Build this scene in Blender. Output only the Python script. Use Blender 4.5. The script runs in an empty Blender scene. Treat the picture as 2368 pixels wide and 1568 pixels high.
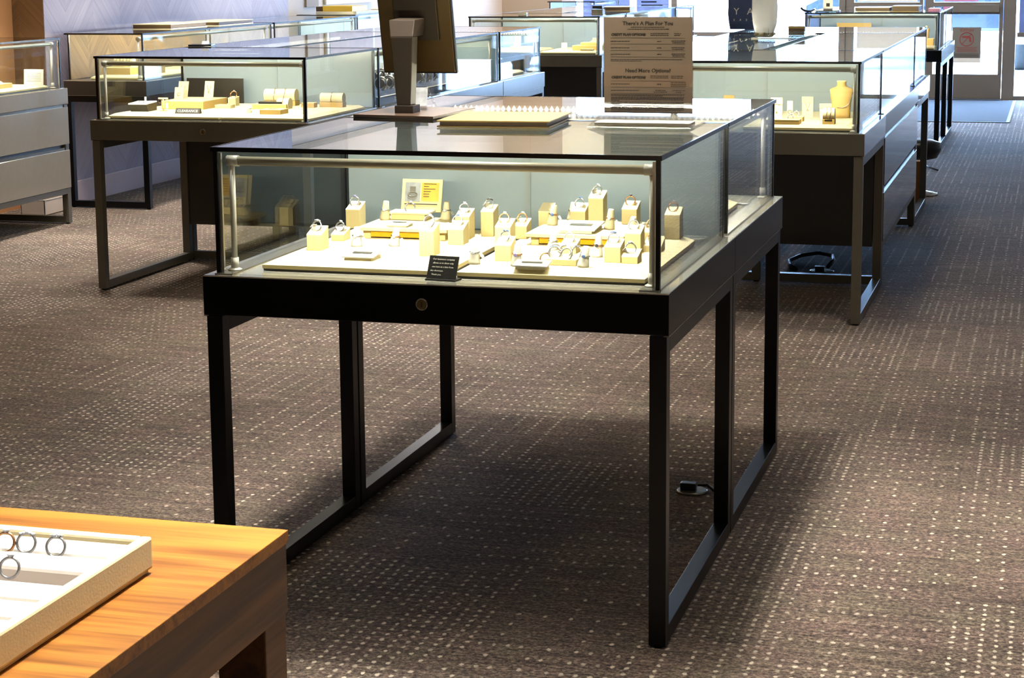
import bpy, bmesh, math, random
from mathutils import Vector, Matrix
random.seed(7)
S = bpy.context.scene
COL = S.collection
PI = math.pi

# ------------------------------------------------------------------ camera
def make_camera():
    f, yaw, pit, rol = 4358.68, .2805, .1608, -.0085
    cy, sy, cp, sp = math.cos(yaw), math.sin(yaw), math.cos(pit), math.sin(pit)
    fwd = Vector((-sy*cp, cy*cp, -sp)); right = Vector((cy, sy, 0)); up = right.cross(fwd)
    cr, sr = math.cos(rol), math.sin(rol)
    r2 = right*cr + up*sr; u2 = up*cr - right*sr
    cam = bpy.data.cameras.new('camera'); o = bpy.data.objects.new('camera', cam); COL.objects.link(o)
    m = Matrix((r2, u2, -fwd)).transposed().to_4x4(); m.translation = Vector((1.7068, -3.5767, 1.3739))
    o.matrix_world = m
    cam.sensor_width = 36; cam.lens = 36*f/2368; cam.shift_y = -162.37/2368
    cam.clip_start = .05; cam.clip_end = 300
    S.camera = o
make_camera()

# ------------------------------------------------------------------ world, sun, lamps, exposure
S.view_settings.view_transform = 'Standard'; S.view_settings.look = 'None'
S.view_settings.gamma = 1; S.view_settings.exposure = 0.0; S.view_settings.use_curve_mapping = False
S.cycles.max_bounces = 14; S.cycles.transparent_max_bounces = 40
S.cycles.glossy_bounces = 6; S.cycles.transmission_bounces = 12
S.cycles.sample_clamp_indirect = 6; S.cycles.caustics_reflective = False; S.cycles.caustics_refractive = False
W = bpy.data.worlds.new('world'); S.world = W; W.use_nodes = True
nt = W.node_tree; nt.nodes.clear()
bg = nt.nodes.new('ShaderNodeBackground'); out = nt.nodes.new('ShaderNodeOutputWorld')
bg.inputs[0].default_value = (.34, .58, 1.0, 1); bg.inputs[1].default_value = 60.0
nt.links.new(bg.outputs[0], out.inputs[0])

def lamp(name, kind, loc, power, color, size=None, size_y=None, rot=(0, 0, 0), spread=None):
    l = bpy.data.lights.new(name, kind); o = bpy.data.objects.new(name, l); COL.objects.link(o)
    o.location = loc; o.rotation_euler = rot; l.energy = power; l.color = color
    if kind == 'AREA':
        l.size = size
        if size_y: l.shape = 'RECTANGLE'; l.size_y = size_y
        if spread: l.spread = spread
    return o
sun = lamp('sun', 'SUN', (0, 20, 10), 6, (1, .96, .9), rot=(math.radians(-8), math.radians(5), 0)); sun.data.angle = .01
WARM = (1.0, .915, .81)
CEIL = 3.1
for (x, y, pw) in [(.5, .75, 36), (2.55, .9, 22), (2.6, -.9, 26), (.95, -1.5, 34), (2.3, -2.6, 8), (.55, -2.6, 9), (-1.3, .9, 4), (-1.2, -1.1, 3), (-.55, 2.75, 16), (1.35, 2.75, 7), (-2.9, 1.6, 4),
                   (-1.7, 4.0, 22), (-3.0, 5.0, 38), (.5, 4.0, 9), (-3.1, 6.9, 15), (-3.1, 8.6, 15), (-1.8, 6.6, 14), (.5, 6.6, 4), (-3.2, 11.6, 50), (-1.8, 9.9, 12), (-3.2, 14.4, 65), (-1.2, 14.5, 75), (1.0, 14.5, 45)]:
    lamp('ceiling_lamp_light', 'AREA', (x, y, CEIL-.03), pw, WARM, .34, spread=.98 if y < 3 else 1.5 if y < 10.5 else 3.1)
def portal(x0, x1, z0, z1):
    l = bpy.data.lights.new('window_daylight_portal', 'AREA'); l.shape = 'RECTANGLE'; l.size = x1-x0; l.size_y = z1-z0; l.cycles.is_portal = True
    o = bpy.data.objects.new('window_daylight_portal', l); COL.objects.link(o); o.location = ((x0+x1)/2, 15.76, (z0+z1)/2); o.rotation_euler = (math.radians(-90), 0, 0)
portal(-3.12, -.40, .06, 2.2); portal(-.335, 1.2, .25, 2.1); portal(1.33, 2.15, .06, 2.2)

# ------------------------------------------------------------------ materials
def lin(c):
    if isinstance(c, str): c = [int(c[i:i+2], 16)/255 for i in (0, 2, 4)]
    return tuple(((v/12.92) if v <= .04045 else ((v+.055)/1.055)**2.4) for v in c)
def newmat(name):
    m = bpy.data.materials.new(name); m.use_nodes = True; t = m.node_tree; t.nodes.clear()
    o = t.nodes.new('ShaderNodeOutputMaterial'); return m, t, o
def N(t, k, **kw):
    n = t.nodes.new('ShaderNode'+k)
    for a, b in kw.items(): setattr(n, a, b)
    return n
def L(t, a, b): t.links.new(a, b)
def math_(t, op, a, b=None, c=None):
    n = N(t, 'Math', operation=op)
    for i, v in enumerate((a, b, c)):
        if v is None: continue
        if isinstance(v, (int, float)): n.inputs[i].default_value = v
        else: L(t, v, n.inputs[i])
    return n.outputs[0]
def pr(name, col, rough=.5, metal=0, spec=.5, var=.06, scale=30, coat=0, bump=0, emit=None, es=0):
    """principled with a little procedural variation"""
    m, t, o = newmat(name); b = N(t, 'BsdfPrincipled')
    tc = N(t, 'TexCoord'); no = N(t, 'TexNoise'); no.inputs['Scale'].default_value = scale; no.inputs['Detail'].default_value = 3
    L(t, tc.outputs['Object'], no.inputs['Vector'])
    c = lin(col); mx = N(t, 'Mix', data_type='RGBA')
    mx.inputs[6].default_value = (*[v*(1-var) for v in c], 1); mx.inputs[7].default_value = (*[min(1, v*(1+var)) for v in c], 1)
    L(t, no.outputs['Fac'], mx.inputs[0]); L(t, mx.outputs[2], b.inputs['Base Color'])
    b.inputs['Roughness'].default_value = rough; b.inputs['Metallic'].default_value = metal
    b.inputs['Specular IOR Level'].default_value = spec; b.inputs['Coat Weight'].default_value = coat; b.inputs['Coat Roughness'].default_value = .04
    if bump:
        bu = N(t, 'Bump'); bu.inputs['Strength'].default_value = bump; bu.inputs['Distance'].default_value = .002
        L(t, no.outputs['Fac'], bu.inputs['Height']); L(t, bu.outputs[0], b.inputs['Normal'])
    if emit: b.inputs['Emission Color'].default_value = (*lin(emit), 1); b.inputs['Emission Strength'].default_value = es
    L(t, b.outputs[0], o.inputs[0]); return m
def glassmat(name, tint, f0=.035, k=1.0):
    m, t, o = newmat(name)
    tr = N(t, 'BsdfTransparent'); tr.inputs[0].default_value = (*tint, 1)
    gl = N(t, 'BsdfGlossy'); gl.inputs['Roughness'].default_value = 0.0; gl.inputs['Color'].default_value = (1, 1, 1, 1)
    g = N(t, 'NewGeometry'); dp = N(t, 'VectorMath', operation='DOT_PRODUCT')
    L(t, g.outputs['Incoming'], dp.inputs[0]); L(t, g.outputs['Normal'], dp.inputs[1])
    ab = math_(t, 'ABSOLUTE', dp.outputs['Value']); om = math_(t, 'SUBTRACT', 1.0, ab); p5 = math_(t, 'POWER', om, 5.0)
    fr = math_(t, 'MULTIPLY_ADD', p5, (1-f0)*k, f0)
    mx = N(t, 'MixShader'); L(t, fr, mx.inputs[0]); L(t, tr.outputs[0], mx.inputs[1]); L(t, gl.outputs[0], mx.inputs[2])
    L(t, mx.outputs[0], o.inputs[0]); return m

def carpet_mat():
    m, t, o = newmat('patterned_carpet'); b = N(t, 'BsdfPrincipled')
    tc = N(t, 'TexCoord'); P = tc.outputs['Object']
    def mapping(sc, v=P):
        q = N(t, 'Mapping'); q.inputs['Scale'].default_value = sc; L(t, v, q.inputs['Vector']); return q.outputs[0]
    def noise(scale, detail=3, vec=None, rough=.6):
        n = N(t, 'TexNoise'); n.inputs['Scale'].default_value = scale; n.inputs['Detail'].default_value = detail
        n.inputs['Roughness'].default_value = rough; L(t, vec or P, n.inputs['Vector']); return n
    fleck = noise(105, 3, mapping((1, 1.1, 1)), .75); mid = noise(38, 3, mapping((1, 2.6, 1))); streak = noise(5, 4, mapping((1, 7, 1))); big = noise(1.3, 3)
    def c(n, k): return math_(t, 'MULTIPLY', math_(t, 'SUBTRACT', n.outputs['Fac'], .5), k)
    v = math_(t, 'ADD', math_(t, 'ADD', c(fleck, 2.1), c(mid, .8)), math_(t, 'ADD', c(streak, .7), math_(t, 'ADD', c(big, .45), .5)))
    r = N(t, 'ValToRGB'); e = r.color_ramp.elements
    e[0].position = .12; e[0].color = (*lin('221b18'), 1); e[1].position = .95; e[1].color = (*lin('a59584'), 1)
    x = e.new(.5); x.color = (*lin('60534b'), 1)
    L(t, v, r.inputs[0])
    hue = noise(7, 3); hr = N(t, 'ValToRGB'); he = hr.color_ramp.elements
    he[0].position = .32; he[0].color = (.93, 1.0, .92, 1); he[1].position = .68; he[1].color = (1.05, .965, 1.02, 1); L(t, hue.outputs['Fac'], hr.inputs[0])
    hm = N(t, 'Mix', data_type='RGBA', blend_type='MULTIPLY'); hm.inputs[0].default_value = 1; L(t, r.outputs[0], hm.inputs[6]); L(t, hr.outputs[0], hm.inputs[7])
    # woven light tufts in straight rows; spacing changes from zone to zone
    wob = noise(38, 2); mv = N(t, 'VectorMath', operation='MULTIPLY_ADD'); L(t, wob.outputs['Color'], mv.inputs[0]); mv.inputs[1].default_value = (.012, .014, 0); L(t, P, mv.inputs[2])
    se = N(t, 'SeparateXYZ'); L(t, mv.outputs[0], se.inputs[0]); se0 = N(t, 'SeparateXYZ'); L(t, P, se0.inputs[0])
    SX, SY = .0290, .0310
    u = math_(t, 'DIVIDE', se.outputs[0], SX); w = math_(t, 'DIVIDE', se.outputs[1], SY)
    iu = math_(t, 'FLOOR', u); iw = math_(t, 'FLOOR', w)
    fu = math_(t, 'SUBTRACT', math_(t, 'SUBTRACT', u, iu), .5); fw = math_(t, 'SUBTRACT', math_(t, 'SUBTRACT', w, iw), .5)
    d = math_(t, 'SQRT', math_(t, 'ADD', math_(t, 'POWER', math_(t, 'MULTIPLY', fu, 1.0), 2.0), math_(t, 'POWER', math_(t, 'MULTIPLY', fw, .72), 2.0)))
    frag = noise(330, 2); d = math_(t, 'ADD', d, math_(t, 'MULTIPLY', math_(t, 'SUBTRACT', frag.outputs['Fac'], .5), .22))
    dot = N(t, 'MapRange'); dot.inputs['From Min'].default_value = .185; dot.inputs['From Max'].default_value = .125; L(t, d, dot.inputs['Value'])
    cell = N(t, 'CombineXYZ'); L(t, iu, cell.inputs[0]); L(t, iw, cell.inputs[1]); wn = N(t, 'TexWhiteNoise', noise_dimensions='2D'); L(t, cell.outputs[0], wn.inputs['Vector'])
    zc = N(t, 'CombineXYZ'); L(t, math_(t, 'FLOOR', math_(t, 'DIVIDE', se0.outputs[0], .305)), zc.inputs[0]); L(t, math_(t, 'FLOOR', math_(t, 'DIVIDE', se0.outputs[1], .465)), zc.inputs[1])
    zn = N(t, 'TexWhiteNoise', noise_dimensions='2D'); L(t, zc.outputs[0], zn.inputs['Vector']); zs = N(t, 'SeparateColor'); L(t, zn.outputs['Color'], zs.inputs[0])
    evu = math_(t, 'LESS_THAN', math_(t, 'PINGPONG', iu, 1.0), .5); evw = math_(t, 'LESS_THAN', math_(t, 'PINGPONG', iw, 1.0), .5)
    ku = math_(t, 'MAXIMUM', evu, math_(t, 'GREATER_THAN', zs.outputs[0], .45)); kw = math_(t, 'MAXIMUM', evw, math_(t, 'GREATER_THAN', zs.outputs[1], .5))
    soft = noise(3.1, 2); ks = math_(t, 'GREATER_THAN', math_(t, 'ADD', soft.outputs['Fac'], math_(t, 'MULTIPLY', wn.outputs['Value'], .25)), .56)
    amp = math_(t, 'MULTIPLY_ADD', wn.outputs['Value'], .45, math_(t, 'MULTIPLY_ADD', zs.outputs[2], .35, .16))
    fac = math_(t, 'MULTIPLY', math_(t, 'MULTIPLY', dot.outputs[0], math_(t, 'MULTIPLY', ku, kw)), math_(t, 'MULTIPLY', math_(t, 'MULTIPLY_ADD', ks, .8, .2), amp))
    dm = N(t, 'Mix', data_type='RGBA'); L(t, fac, dm.inputs[0]); L(t, hm.outputs[2], dm.inputs[6]); dm.inputs[7].default_value = (*lin('f0e6d4'), 1)
    # thin seams between carpet lengths
    sm_ = math_(t, 'LESS_THAN', math_(t, 'FRACT', math_(t, 'DIVIDE', math_(t, 'ADD', se0.outputs[1], math_(t, 'MULTIPLY', streak.outputs['Fac'], .004)), .465)), .006)
    sn = noise(1.7, 1); smk = math_(t, 'MULTIPLY', math_(t, 'MULTIPLY', sm_, math_(t, 'GREATER_THAN', sn.outputs['Fac'], .52)), .7)
    fin = N(t, 'Mix', data_type='RGBA'); L(t, smk, fin.inputs[0]); L(t, dm.outputs[2], fin.inputs[6]); fin.inputs[7].default_value = (.012, .010, .009, 1)
    L(t, fin.outputs[2], b.inputs['Base Color']); b.inputs['Roughness'].default_value = .95; b.inputs['Specular IOR Level'].default_value = .1
    b.inputs['Sheen Weight'].default_value = .15
    bu = N(t, 'Bump'); bu.inputs['Strength'].default_value = .7; bu.inputs['Distance'].default_value = .004
    L(t, v, bu.inputs['Height']); L(t, bu.outputs[0], b.inputs['Normal']); L(t, b.outputs[0], o.inputs[0]); return m

def herring_mat(name, c1, c2, period=.66, plank=.085, axis=1):
    m, t, o = newmat(name); b = N(t, 'BsdfPrincipled'); tc = N(t, 'TexCoord'); se = N(t, 'SeparateXYZ'); L(t, tc.outputs['Object'], se.inputs[0])
    u, z = se.outputs[axis], se.outputs[2]
    tri = math_(t, 'PINGPONG', u, period/2)
    s = math_(t, 'MULTIPLY_ADD', tri, 1.0, z)
    k = math_(t, 'DIVIDE', s, plank); fr = math_(t, 'FRACT', k)
    col = math_(t, 'FLOOR', math_(t, 'DIVIDE', u, period/2)); cell = N(t, 'CombineXYZ'); L(t, col, cell.inputs[0]); L(t, math_(t, 'FLOOR', k), cell.inputs[1])
    wn = N(t, 'TexWhiteNoise', noise_dimensions='3D'); L(t, cell.outputs[0], wn.inputs['Vector'])
    gv = N(t, 'CombineXYZ'); L(t, math_(t, 'MULTIPLY', s, 60), gv.inputs[0]); L(t, math_(t, 'MULTIPLY', z, 3), gv.inputs[1]); L(t, col, gv.inputs[2])
    gr = N(t, 'TexNoise'); gr.inputs['Scale'].default_value = 1; gr.inputs['Detail'].default_value = 4; L(t, gv.outputs[0], gr.inputs['Vector'])
    mx = N(t, 'Mix', data_type='RGBA'); mx.inputs[6].default_value = (*lin(c1), 1); mx.inputs[7].default_value = (*lin(c2), 1)
    f = math_(t, 'ADD', math_(t, 'MULTIPLY', wn.outputs['Value'], .5), math_(t, 'MULTIPLY_ADD', gr.outputs['Fac'], 1.2, -.35)); L(t, f, mx.inputs[0])
    gro = math_(t, 'LESS_THAN', fr, .05); dk = N(t, 'Mix', data_type='RGBA', blend_type='MULTIPLY'); L(t, math_(t, 'MULTIPLY', gro, .35), dk.inputs[0]); L(t, mx.outputs[2], dk.inputs[6]); dk.inputs[7].default_value = (.3, .3, .3, 1)
    L(t, dk.outputs[2], b.inputs['Base Color']); b.inputs['Roughness'].default_value = .6; L(t, b.outputs[0], o.inputs[0]); return m

def wood_mat(name, c1, c2, sx=(1.5, 22, 22)):
    m, t, o = newmat(name); b = N(t, 'BsdfPrincipled'); tc = N(t, 'TexCoord'); mp = N(t, 'Mapping'); mp.inputs['Scale'].default_value = sx
    L(t, tc.outputs['Object'], mp.inputs['Vector'])
    n = N(t, 'TexNoise'); n.inputs['Scale'].default_value = 1.1; n.inputs['Detail'].default_value = 6; n.inputs['Distortion'].default_value = .9; L(t, mp.outputs[0], n.inputs['Vector'])
    mp2 = N(t, 'Mapping'); mp2.inputs['Scale'].default_value = tuple(v*(8 if v > 5 else 3) for v in sx); L(t, tc.outputs['Object'], mp2.inputs['Vector'])
    n2 = N(t, 'TexNoise'); n2.inputs['Scale'].default_value = 1.2; n2.inputs['Detail'].default_value = 3; L(t, mp2.outputs[0], n2.inputs['Vector'])
    r = N(t, 'ValToRGB'); e = r.color_ramp.elements; e[0].position = .40; e[0].color = (*lin(c1), 1); e[1].position = .58; e[1].color = (*lin(c2), 1)
    L(t, math_(t, 'ADD', math_(t, 'MULTIPLY', n.outputs['Fac'], .72), math_(t, 'MULTIPLY', n2.outputs['Fac'], .28)), r.inputs[0])
    L(t, r.outputs[0], b.inputs['Base Color']); b.inputs['Roughness'].default_value = .42; L(t, b.outputs[0], o.inputs[0]); return m

M = dict(
    carpet=carpet_mat(),
    palebb=pr('pale_blue_grey_board', '8f9db5', .4, var=.15, scale=9),
    slate=pr('slate_grey_laminate', '5f5c59', .18, spec=.4),
    black=pr('black_laminate', '050505', .3, spec=.15, var=.2), blackside=pr('black_laminate_side', '080808', .1, spec=.06, var=.2),
    blackleg=pr('black_powder_coated_steel', '060606', .3, spec=.25),
    taupe=pr('taupe_laminate', '5a564b', .22, spec=.5), taupeside=pr('taupe_gloss_laminate', '6a6259', .07, spec=.9, coat=.5),
    taupeleg=pr('taupe_steel', '5c584d', .3), grey=pr('grey_gloss_laminate', '8e8981', .1, spec=.8, coat=.5),
    dark=pr('dark_panel', '262320', .35),
    deck=pr('pale_grey_deck', 'a9a59a', .07, spec=.8, coat=.6), rail=pr('satin_metal_rail', '8d8a82', .22, metal=.7),
    trim=pr('black_bonding_edge', '050505', .25), glint=pr('bright_edge_glint', 'e6e4da', .22, metal=.85),
    bar=pr('brushed_light_bar', 'd3cdb8', .3, metal=.35), postm=pr('white_enamel_post', 'e2e0d8', .3, metal=.15),
    panel=pr('aqua_white_panel', 'd3e6e8', .18, spec=.5, coat=.3, var=.03, scale=4),
    brass=pr('antique_brass', '8a7443', .3, metal=.9), steel=pr('polished_steel', 'c9c9c6', .15, metal=1),
    cream=pr('cream_leatherette', 'e2d29c', .55, bump=.15, scale=300), creamlight=pr('ivory_leatherette', 'ece0b8', .5, bump=.1, scale=300),
    white=pr('white_card', 'f4f2ea', .5), tan=pr('tan_gold_leatherette', 'cfae68', .55, bump=.1, scale=200),
    gold=pr('amber_acrylic', 'dca60f', .12, coat=.5), silver=pr('polished_silver', 'c4c7cd', .24, metal=.85, var=.02), rose=pr('rose_gold', 'c99a70', .24, metal=.85, var=.02),
    gem=pr('clear_gemstone', 'dfe6f6', .06, spec=1, coat=1), blue=pr('blue_gemstone', '5f7fc4', .04, spec=1, coat=1), darkgem=pr('dark_gemstone', '2a2d38', .05, coat=1), violet=pr('violet_gemstone', 'a79be0', .05, coat=1),
    blackbox=pr('black_card_box', '0c0b0c', .35), ink=pr('dark_print', '2c2018', .6), inkw=pr('white_print', 'f2efe6', .6),
    signbk=pr('matte_black_sign', '070707', .5), paper=pr('kraft_printed_sheet', 'b8a295', .6, var=.02),
    folder=pr('cream_folder_cover', '927a44', .5), foldin=pr('brown_folder_inside', '4d3a24', .6), folderw=pr('off_white_folder', 'e6dcc4', .5),
    bronze=pr('bronze_metal', '574526', .35, metal=.4), bronzedk=pr('bronze_dark_metal', '2b2116', .5, metal=.15), plate=pr('brown_plate', '44362c', .3),
    blk=pr('black_plastic', '0b0b0b', .35), navy=pr('navy_display_fabric', '1c3a63', .6), watchm=pr('watch_steel', 'bdbcb6', .2, metal=1),
    lav=herring_mat('lavender_herringbone_wall', '8a839a', 'a19ab0'), brn=herring_mat('brown_herringbone_wall', '51391f', '6f5233', axis=0), brnx=herring_mat('warm_lit_herringbone_panel', '3f2f1a', '745b38', period=.5, plank=.06, axis=0),
    orange=pr('terracotta_wall_paint', 'b9885f', .7, var=.03), tanwall=pr('tan_wall_paint', 'a08d78', .7, var=.03, scale=2), pink=pr('pale_pink_wall_paint', 'd0c0b3', .7, var=.03, scale=2),
    base=pr('pale_mauve_baseboard', 'b9a6ad', .5), ceil=pr('ceiling_tile', 'd8d2c6', .8), wallw=pr('darkened_wall_paint', '94887a', .8),  # wallw is darkened so the unseen walls bounce less light
    wallup=pr('light_cream_wall_paint', 'efe6cc', .8),
    frame=pr('grey_aluminium_frame', '756e66', .45, metal=.1), framew=pr('white_frame', 'e6e6ec', .5),
    wood=wood_mat('oak_top', '623a0f', '986424'), woods=wood_mat('oak_shaded_side', '3c240d', '61401c', sx=(22, 1.5, 22)),  # woods is the same oak, darkened to carry the shade on its sides
    mat=pr('grey_door_mat', '1b1a1e', .95, bump=.8, scale=400, var=.3), matedge=pr('mat_rubber_edge', '2b2b30', .6),
    conc=pr('sunlit_concrete', 'd9d7d2', .8), asph=pr('asphalt', 'b0b0b0', .8), carb=pr('blue_car_paint', '141d38', .2, coat=1), carw=pr('white_car_paint', 'e9e9ea', .2, coat=1), tyre=pr('tyre_rubber', '151515', .8), carg=pr('dark_car_glass', '0c1018', .1),
    poster=pr('blue_poster', '7f98e0', .5, var=.25, scale=8), posterp=pr('pink_poster', 'd78fb4', .5, var=.3, scale=8), tote=pr('slate_blue_bag', '3d4d78', .6, var=.3, scale=12), plastic=pr('white_plastic_bag', 'd9dbe6', .25, var=.1, scale=15, bump=1), foil=pr('crinkled_foil', '8b8574', .2, metal=.8, bump=1, scale=60),
    notice=pr('grey_notice_sheet', '78746b', .6), red=pr('dark_red_print', '8a3b36', .5), redbox=pr('maroon_card', '6e1420', .5), fold_y=pr('yellow_box', 'e0bb3e', .5),
    clear=glassmat('clear_acrylic', (.97, .97, .97), .05), glass=glassmat('showcase_glass', (.962, .982, .976), .03), glassthick=glassmat('showcase_top_glass', (.94, .97, .955), .03),
    winglass=glassmat('window_glass', (.97, .98, .98), .03), gem_e=pr('ring_gem', 'ffffff', .02, spec=1, coat=1),
    orangewood=pr('orange_wood', 'b5702d', .5), lens=pr('lamp_lens', 'fff2d8', .4, emit='fff0d0', es=9), greymask=pr('grey_photo_print', '8f9396', .5, var=.5, scale=60), yellowprint=pr('amber_print', 'd6a93c', .5, var=.2, scale=40), mauve=pr('mauve_picture', 'a8948f', .6, var=.2, scale=10), cable=pr('black_cable', '0a0a0a', .4),
)
def led_mat():
    m, t, o = newmat('led_diodes'); e = N(t, 'Emission'); e.inputs[0].default_value = (1, .93, .78, 1); e.inputs[1].default_value = 14; L(t, e.outputs[0], o.inputs[0]); return m
M['led'] = led_mat()
def frosted(name, col):
    m, t, o = newmat(name); tc = N(t, 'TexCoord'); no = N(t, 'TexNoise'); no.inputs['Scale'].default_value = 3; L(t, tc.outputs['Object'], no.inputs['Vector'])
    c = lin(col); mx = N(t, 'Mix', data_type='RGBA'); mx.inputs[6].default_value = (*[v*.95 for v in c], 1); mx.inputs[7].default_value = (*c, 1); L(t, no.outputs['Fac'], mx.inputs[0])
    b = N(t, 'BsdfPrincipled'); b.inputs['Roughness'].default_value = .15; b.inputs['Coat Weight'].default_value = .2; b.inputs['Coat Roughness'].default_value = .04; L(t, mx.outputs[2], b.inputs['Base Color'])
    tr = N(t, 'BsdfTranslucent'); L(t, mx.outputs[2], tr.inputs[0]); ms = N(t, 'MixShader'); ms.inputs[0].default_value = .45; L(t, b.outputs[0], ms.inputs[1]); L(t, tr.outputs[0], ms.inputs[2]); L(t, ms.outputs[0], o.inputs[0]); return m
M['panel'] = frosted('frosted_aqua_panel', 'deedf6')

# ------------------------------------------------------------------ mesh helpers
class MB:
    def __init__(s): s.v = []; s.f = []; s.sm = []
    def add(s, vs, fs, smooth=False):
        n = len(s.v); s.v += [tuple(v) for v in vs]; s.f += [tuple(n+i for i in f) for f in fs]; s.sm += [smooth]*len(fs); return s
    def box(s, x0, y0, z0, x1, y1, z1):
        return s.add([(x0, y0, z0), (x1, y0, z0), (x1, y1, z0), (x0, y1, z0), (x0, y0, z1), (x1, y0, z1), (x1, y1, z1), (x0, y1, z1)],
                     [(0, 3, 2, 1), (4, 5, 6, 7), (0, 1, 5, 4), (1, 2, 6, 5), (2, 3, 7, 6), (3, 0, 4, 7)])
    def hexa(s, b, t):   # bottom and top quads, each counterclockwise from above
        return s.add(list(b)+list(t), [(0, 3, 2, 1), (4, 5, 6, 7), (0, 1, 5, 4), (1, 2, 6, 5), (2, 3, 7, 6), (3, 0, 4, 7)])
    def prism(s, pts, off):
        n = len(pts); a = [Vector(p) for p in pts]; b = [p+Vector(off) for p in a]
        return s.add(a+b, [tuple(range(n))[::-1], tuple(range(n, 2*n))]+[(i, (i+1) % n, n+(i+1) % n, n+i) for i in range(n)])
    def tube(s, path, r, n=12, closed=False, caps=True):
        P = [Vector(p) for p in path]; k = len(P); vs = []; rr = r if isinstance(r, (list, tuple)) else [r]*k
        prev = None
        for i, p in enumerate(P):
            if closed: d = P[(i+1) % k]-P[i-1]
            else: d = P[min(i+1, k-1)]-P[max(i-1, 0)]
            d.normalize()
            if prev is None: a = d.orthogonal().normalized()
            else: a = (prev-d*prev.dot(d)).normalized()
            prev = a; b = d.cross(a)
            vs += [p+(a*math.cos(2*PI*j/n)+b*math.sin(2*PI*j/n))*rr[i] for j in range(n)]
        fs = []
        for i in range(k if closed else k-1):
            for j in range(n):
                q = (i+1) % k; fs.append((i*n+j, i*n+(j+1) % n, q*n+(j+1) % n, q*n+j))
        s.add(vs, fs, True)
        if caps and not closed:
            m = len(s.v)-k*n; s.f += [tuple(m+j for j in range(n))[::-1], tuple(m+(k-1)*n+j for j in range(n))]; s.sm += [False, False]
        return s
    def cyl(s, p0, p1, r, n=16): return s.tube([p0, p1], r, n)
    def torus(s, c, R, r, axis='y', n=24, m=8, sx=1, sy=1, rot=None):
        pts = []
        for i in range(n):
            a = 2*PI*i/n; u, w = R*math.cos(a)*sx, R*math.sin(a)*sy
            v = Vector((u, 0, w)) if axis == 'y' else Vector((0, u, w)) if axis == 'x' else Vector((u, w, 0))
            if rot: v = rot @ v
            pts.append(Vector(c)+v)
        return s.tube(pts, r, m, closed=True)
    def lathe(s, prof, c=(0, 0, 0), n=24, sx=1, sy=1):
        vs = [(c[0]+r*math.cos(2*PI*j/n)*sx, c[1]+r*math.sin(2*PI*j/n)*sy, c[2]+z) for r, z in prof for j in range(n)]
        fs = [(i*n+j, i*n+(j+1) % n, (i+1)*n+(j+1) % n, (i+1)*n+j) for i in range(len(prof)-1) for j in range(n)]
        s.add(vs, fs, True); m = len(s.v)-len(vs)
        s.f += [tuple(m+j for j in range(n))[::-1], tuple(m+(len(prof)-1)*n+j for j in range(n))]; s.sm += [False, False]; return s
    def xf(s, mat): s.v = [tuple(mat @ Vector(v)) for v in s.v]; return s
    def build(s, name, m, parent=None, bevel=0):
        me = bpy.data.meshes.new(name); me.from_pydata(s.v, [], s.f); me.validate()
        me.polygons.foreach_set('use_smooth', s.sm[:len(me.polygons)] if len(s.sm) >= len(me.polygons) else [False]*len(me.polygons))
        bm = bmesh.new(); bm.from_mesh(me); bmesh.ops.recalc_face_normals(bm, faces=bm.faces)
        if bevel:
            bmesh.ops.bevel(bm, geom=[e for e in bm.edges if len(e.link_faces) == 2 and e.calc_face_angle(0) > .6], offset=bevel, segments=2, affect='EDGES', profile=.6)
        bm.to_mesh(me); bm.free()
        me.materials.append(M[m] if isinstance(m, str) else m)
        o = bpy.data.objects.new(name, me); COL.objects.link(o)
        if parent: o.parent = parent
        return o
def tag(o, label, cat, group=None):
    o['label'] = label; o['category'] = cat
    if group: o['group'] = group
    return o
def thing(name, label, cat, loc=(0, 0, 0), rz=0, group=None, rot=None):
    o = bpy.data.objects.new(name, None); COL.objects.link(o); o.location = loc; o.rotation_euler = rot or (0, 0, rz); o.empty_display_size = .05
    return tag(o, label, cat, group)
def struct(name, mb, m, parent=None, bevel=0):
    o = mb.build(name, m, parent, bevel); o['kind'] = 'structure'; return o
_tc = {}
def text_mesh(txt, size, mirror=False, ext=.0003, align='CENTER', bold=0.0):
    cu = bpy.data.curves.new('lettering', 'FONT'); cu.body = txt; cu.size = size; cu.extrude = ext; cu.align_x = align; cu.align_y = 'CENTER'; cu.offset = bold; cu.resolution_u = 2
    o = bpy.data.objects.new('lettering', cu); COL.objects.link(o)
    dg = bpy.context.evaluated_depsgraph_get(); me = bpy.data.meshes.new_from_object(o.evaluated_get(dg)); bpy.data.objects.remove(o)
    mb = MB(); mb.add([((-v.co.x if mirror else v.co.x), v.co.y, v.co.z) for v in me.vertices], [tuple(p.vertices) for p in me.polygons]); return mb
def place_text(items, name, m, parent, mat4):
    """items: (text,size,x,y,mirror) in a plane x right, y up; mat4 maps it to parent space"""
    mb = MB()
    for it in items:
        if isinstance(it, MB): mb.add(it.v, it.f); continue
        t_, s_, x_, y_ = it[:4]; q = text_mesh(t_, s_, mirror=len(it) > 4 and it[4], bold=it[5] if len(it) > 5 else 0)
        mb.add([(v[0]+x_, v[1]+y_, v[2]) for v in q.v], q.f)
    mb.xf(mat4); return mb.build(name, m, parent)
def upright(x, y, z, rz=0, tilt=0):   # local xy plane stands up facing -y
    return Matrix.Translation((x, y, z)) @ Matrix.Rotation(rz, 4, 'Z') @ Matrix.Rotation(PI/2-tilt, 4, 'X')

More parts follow.
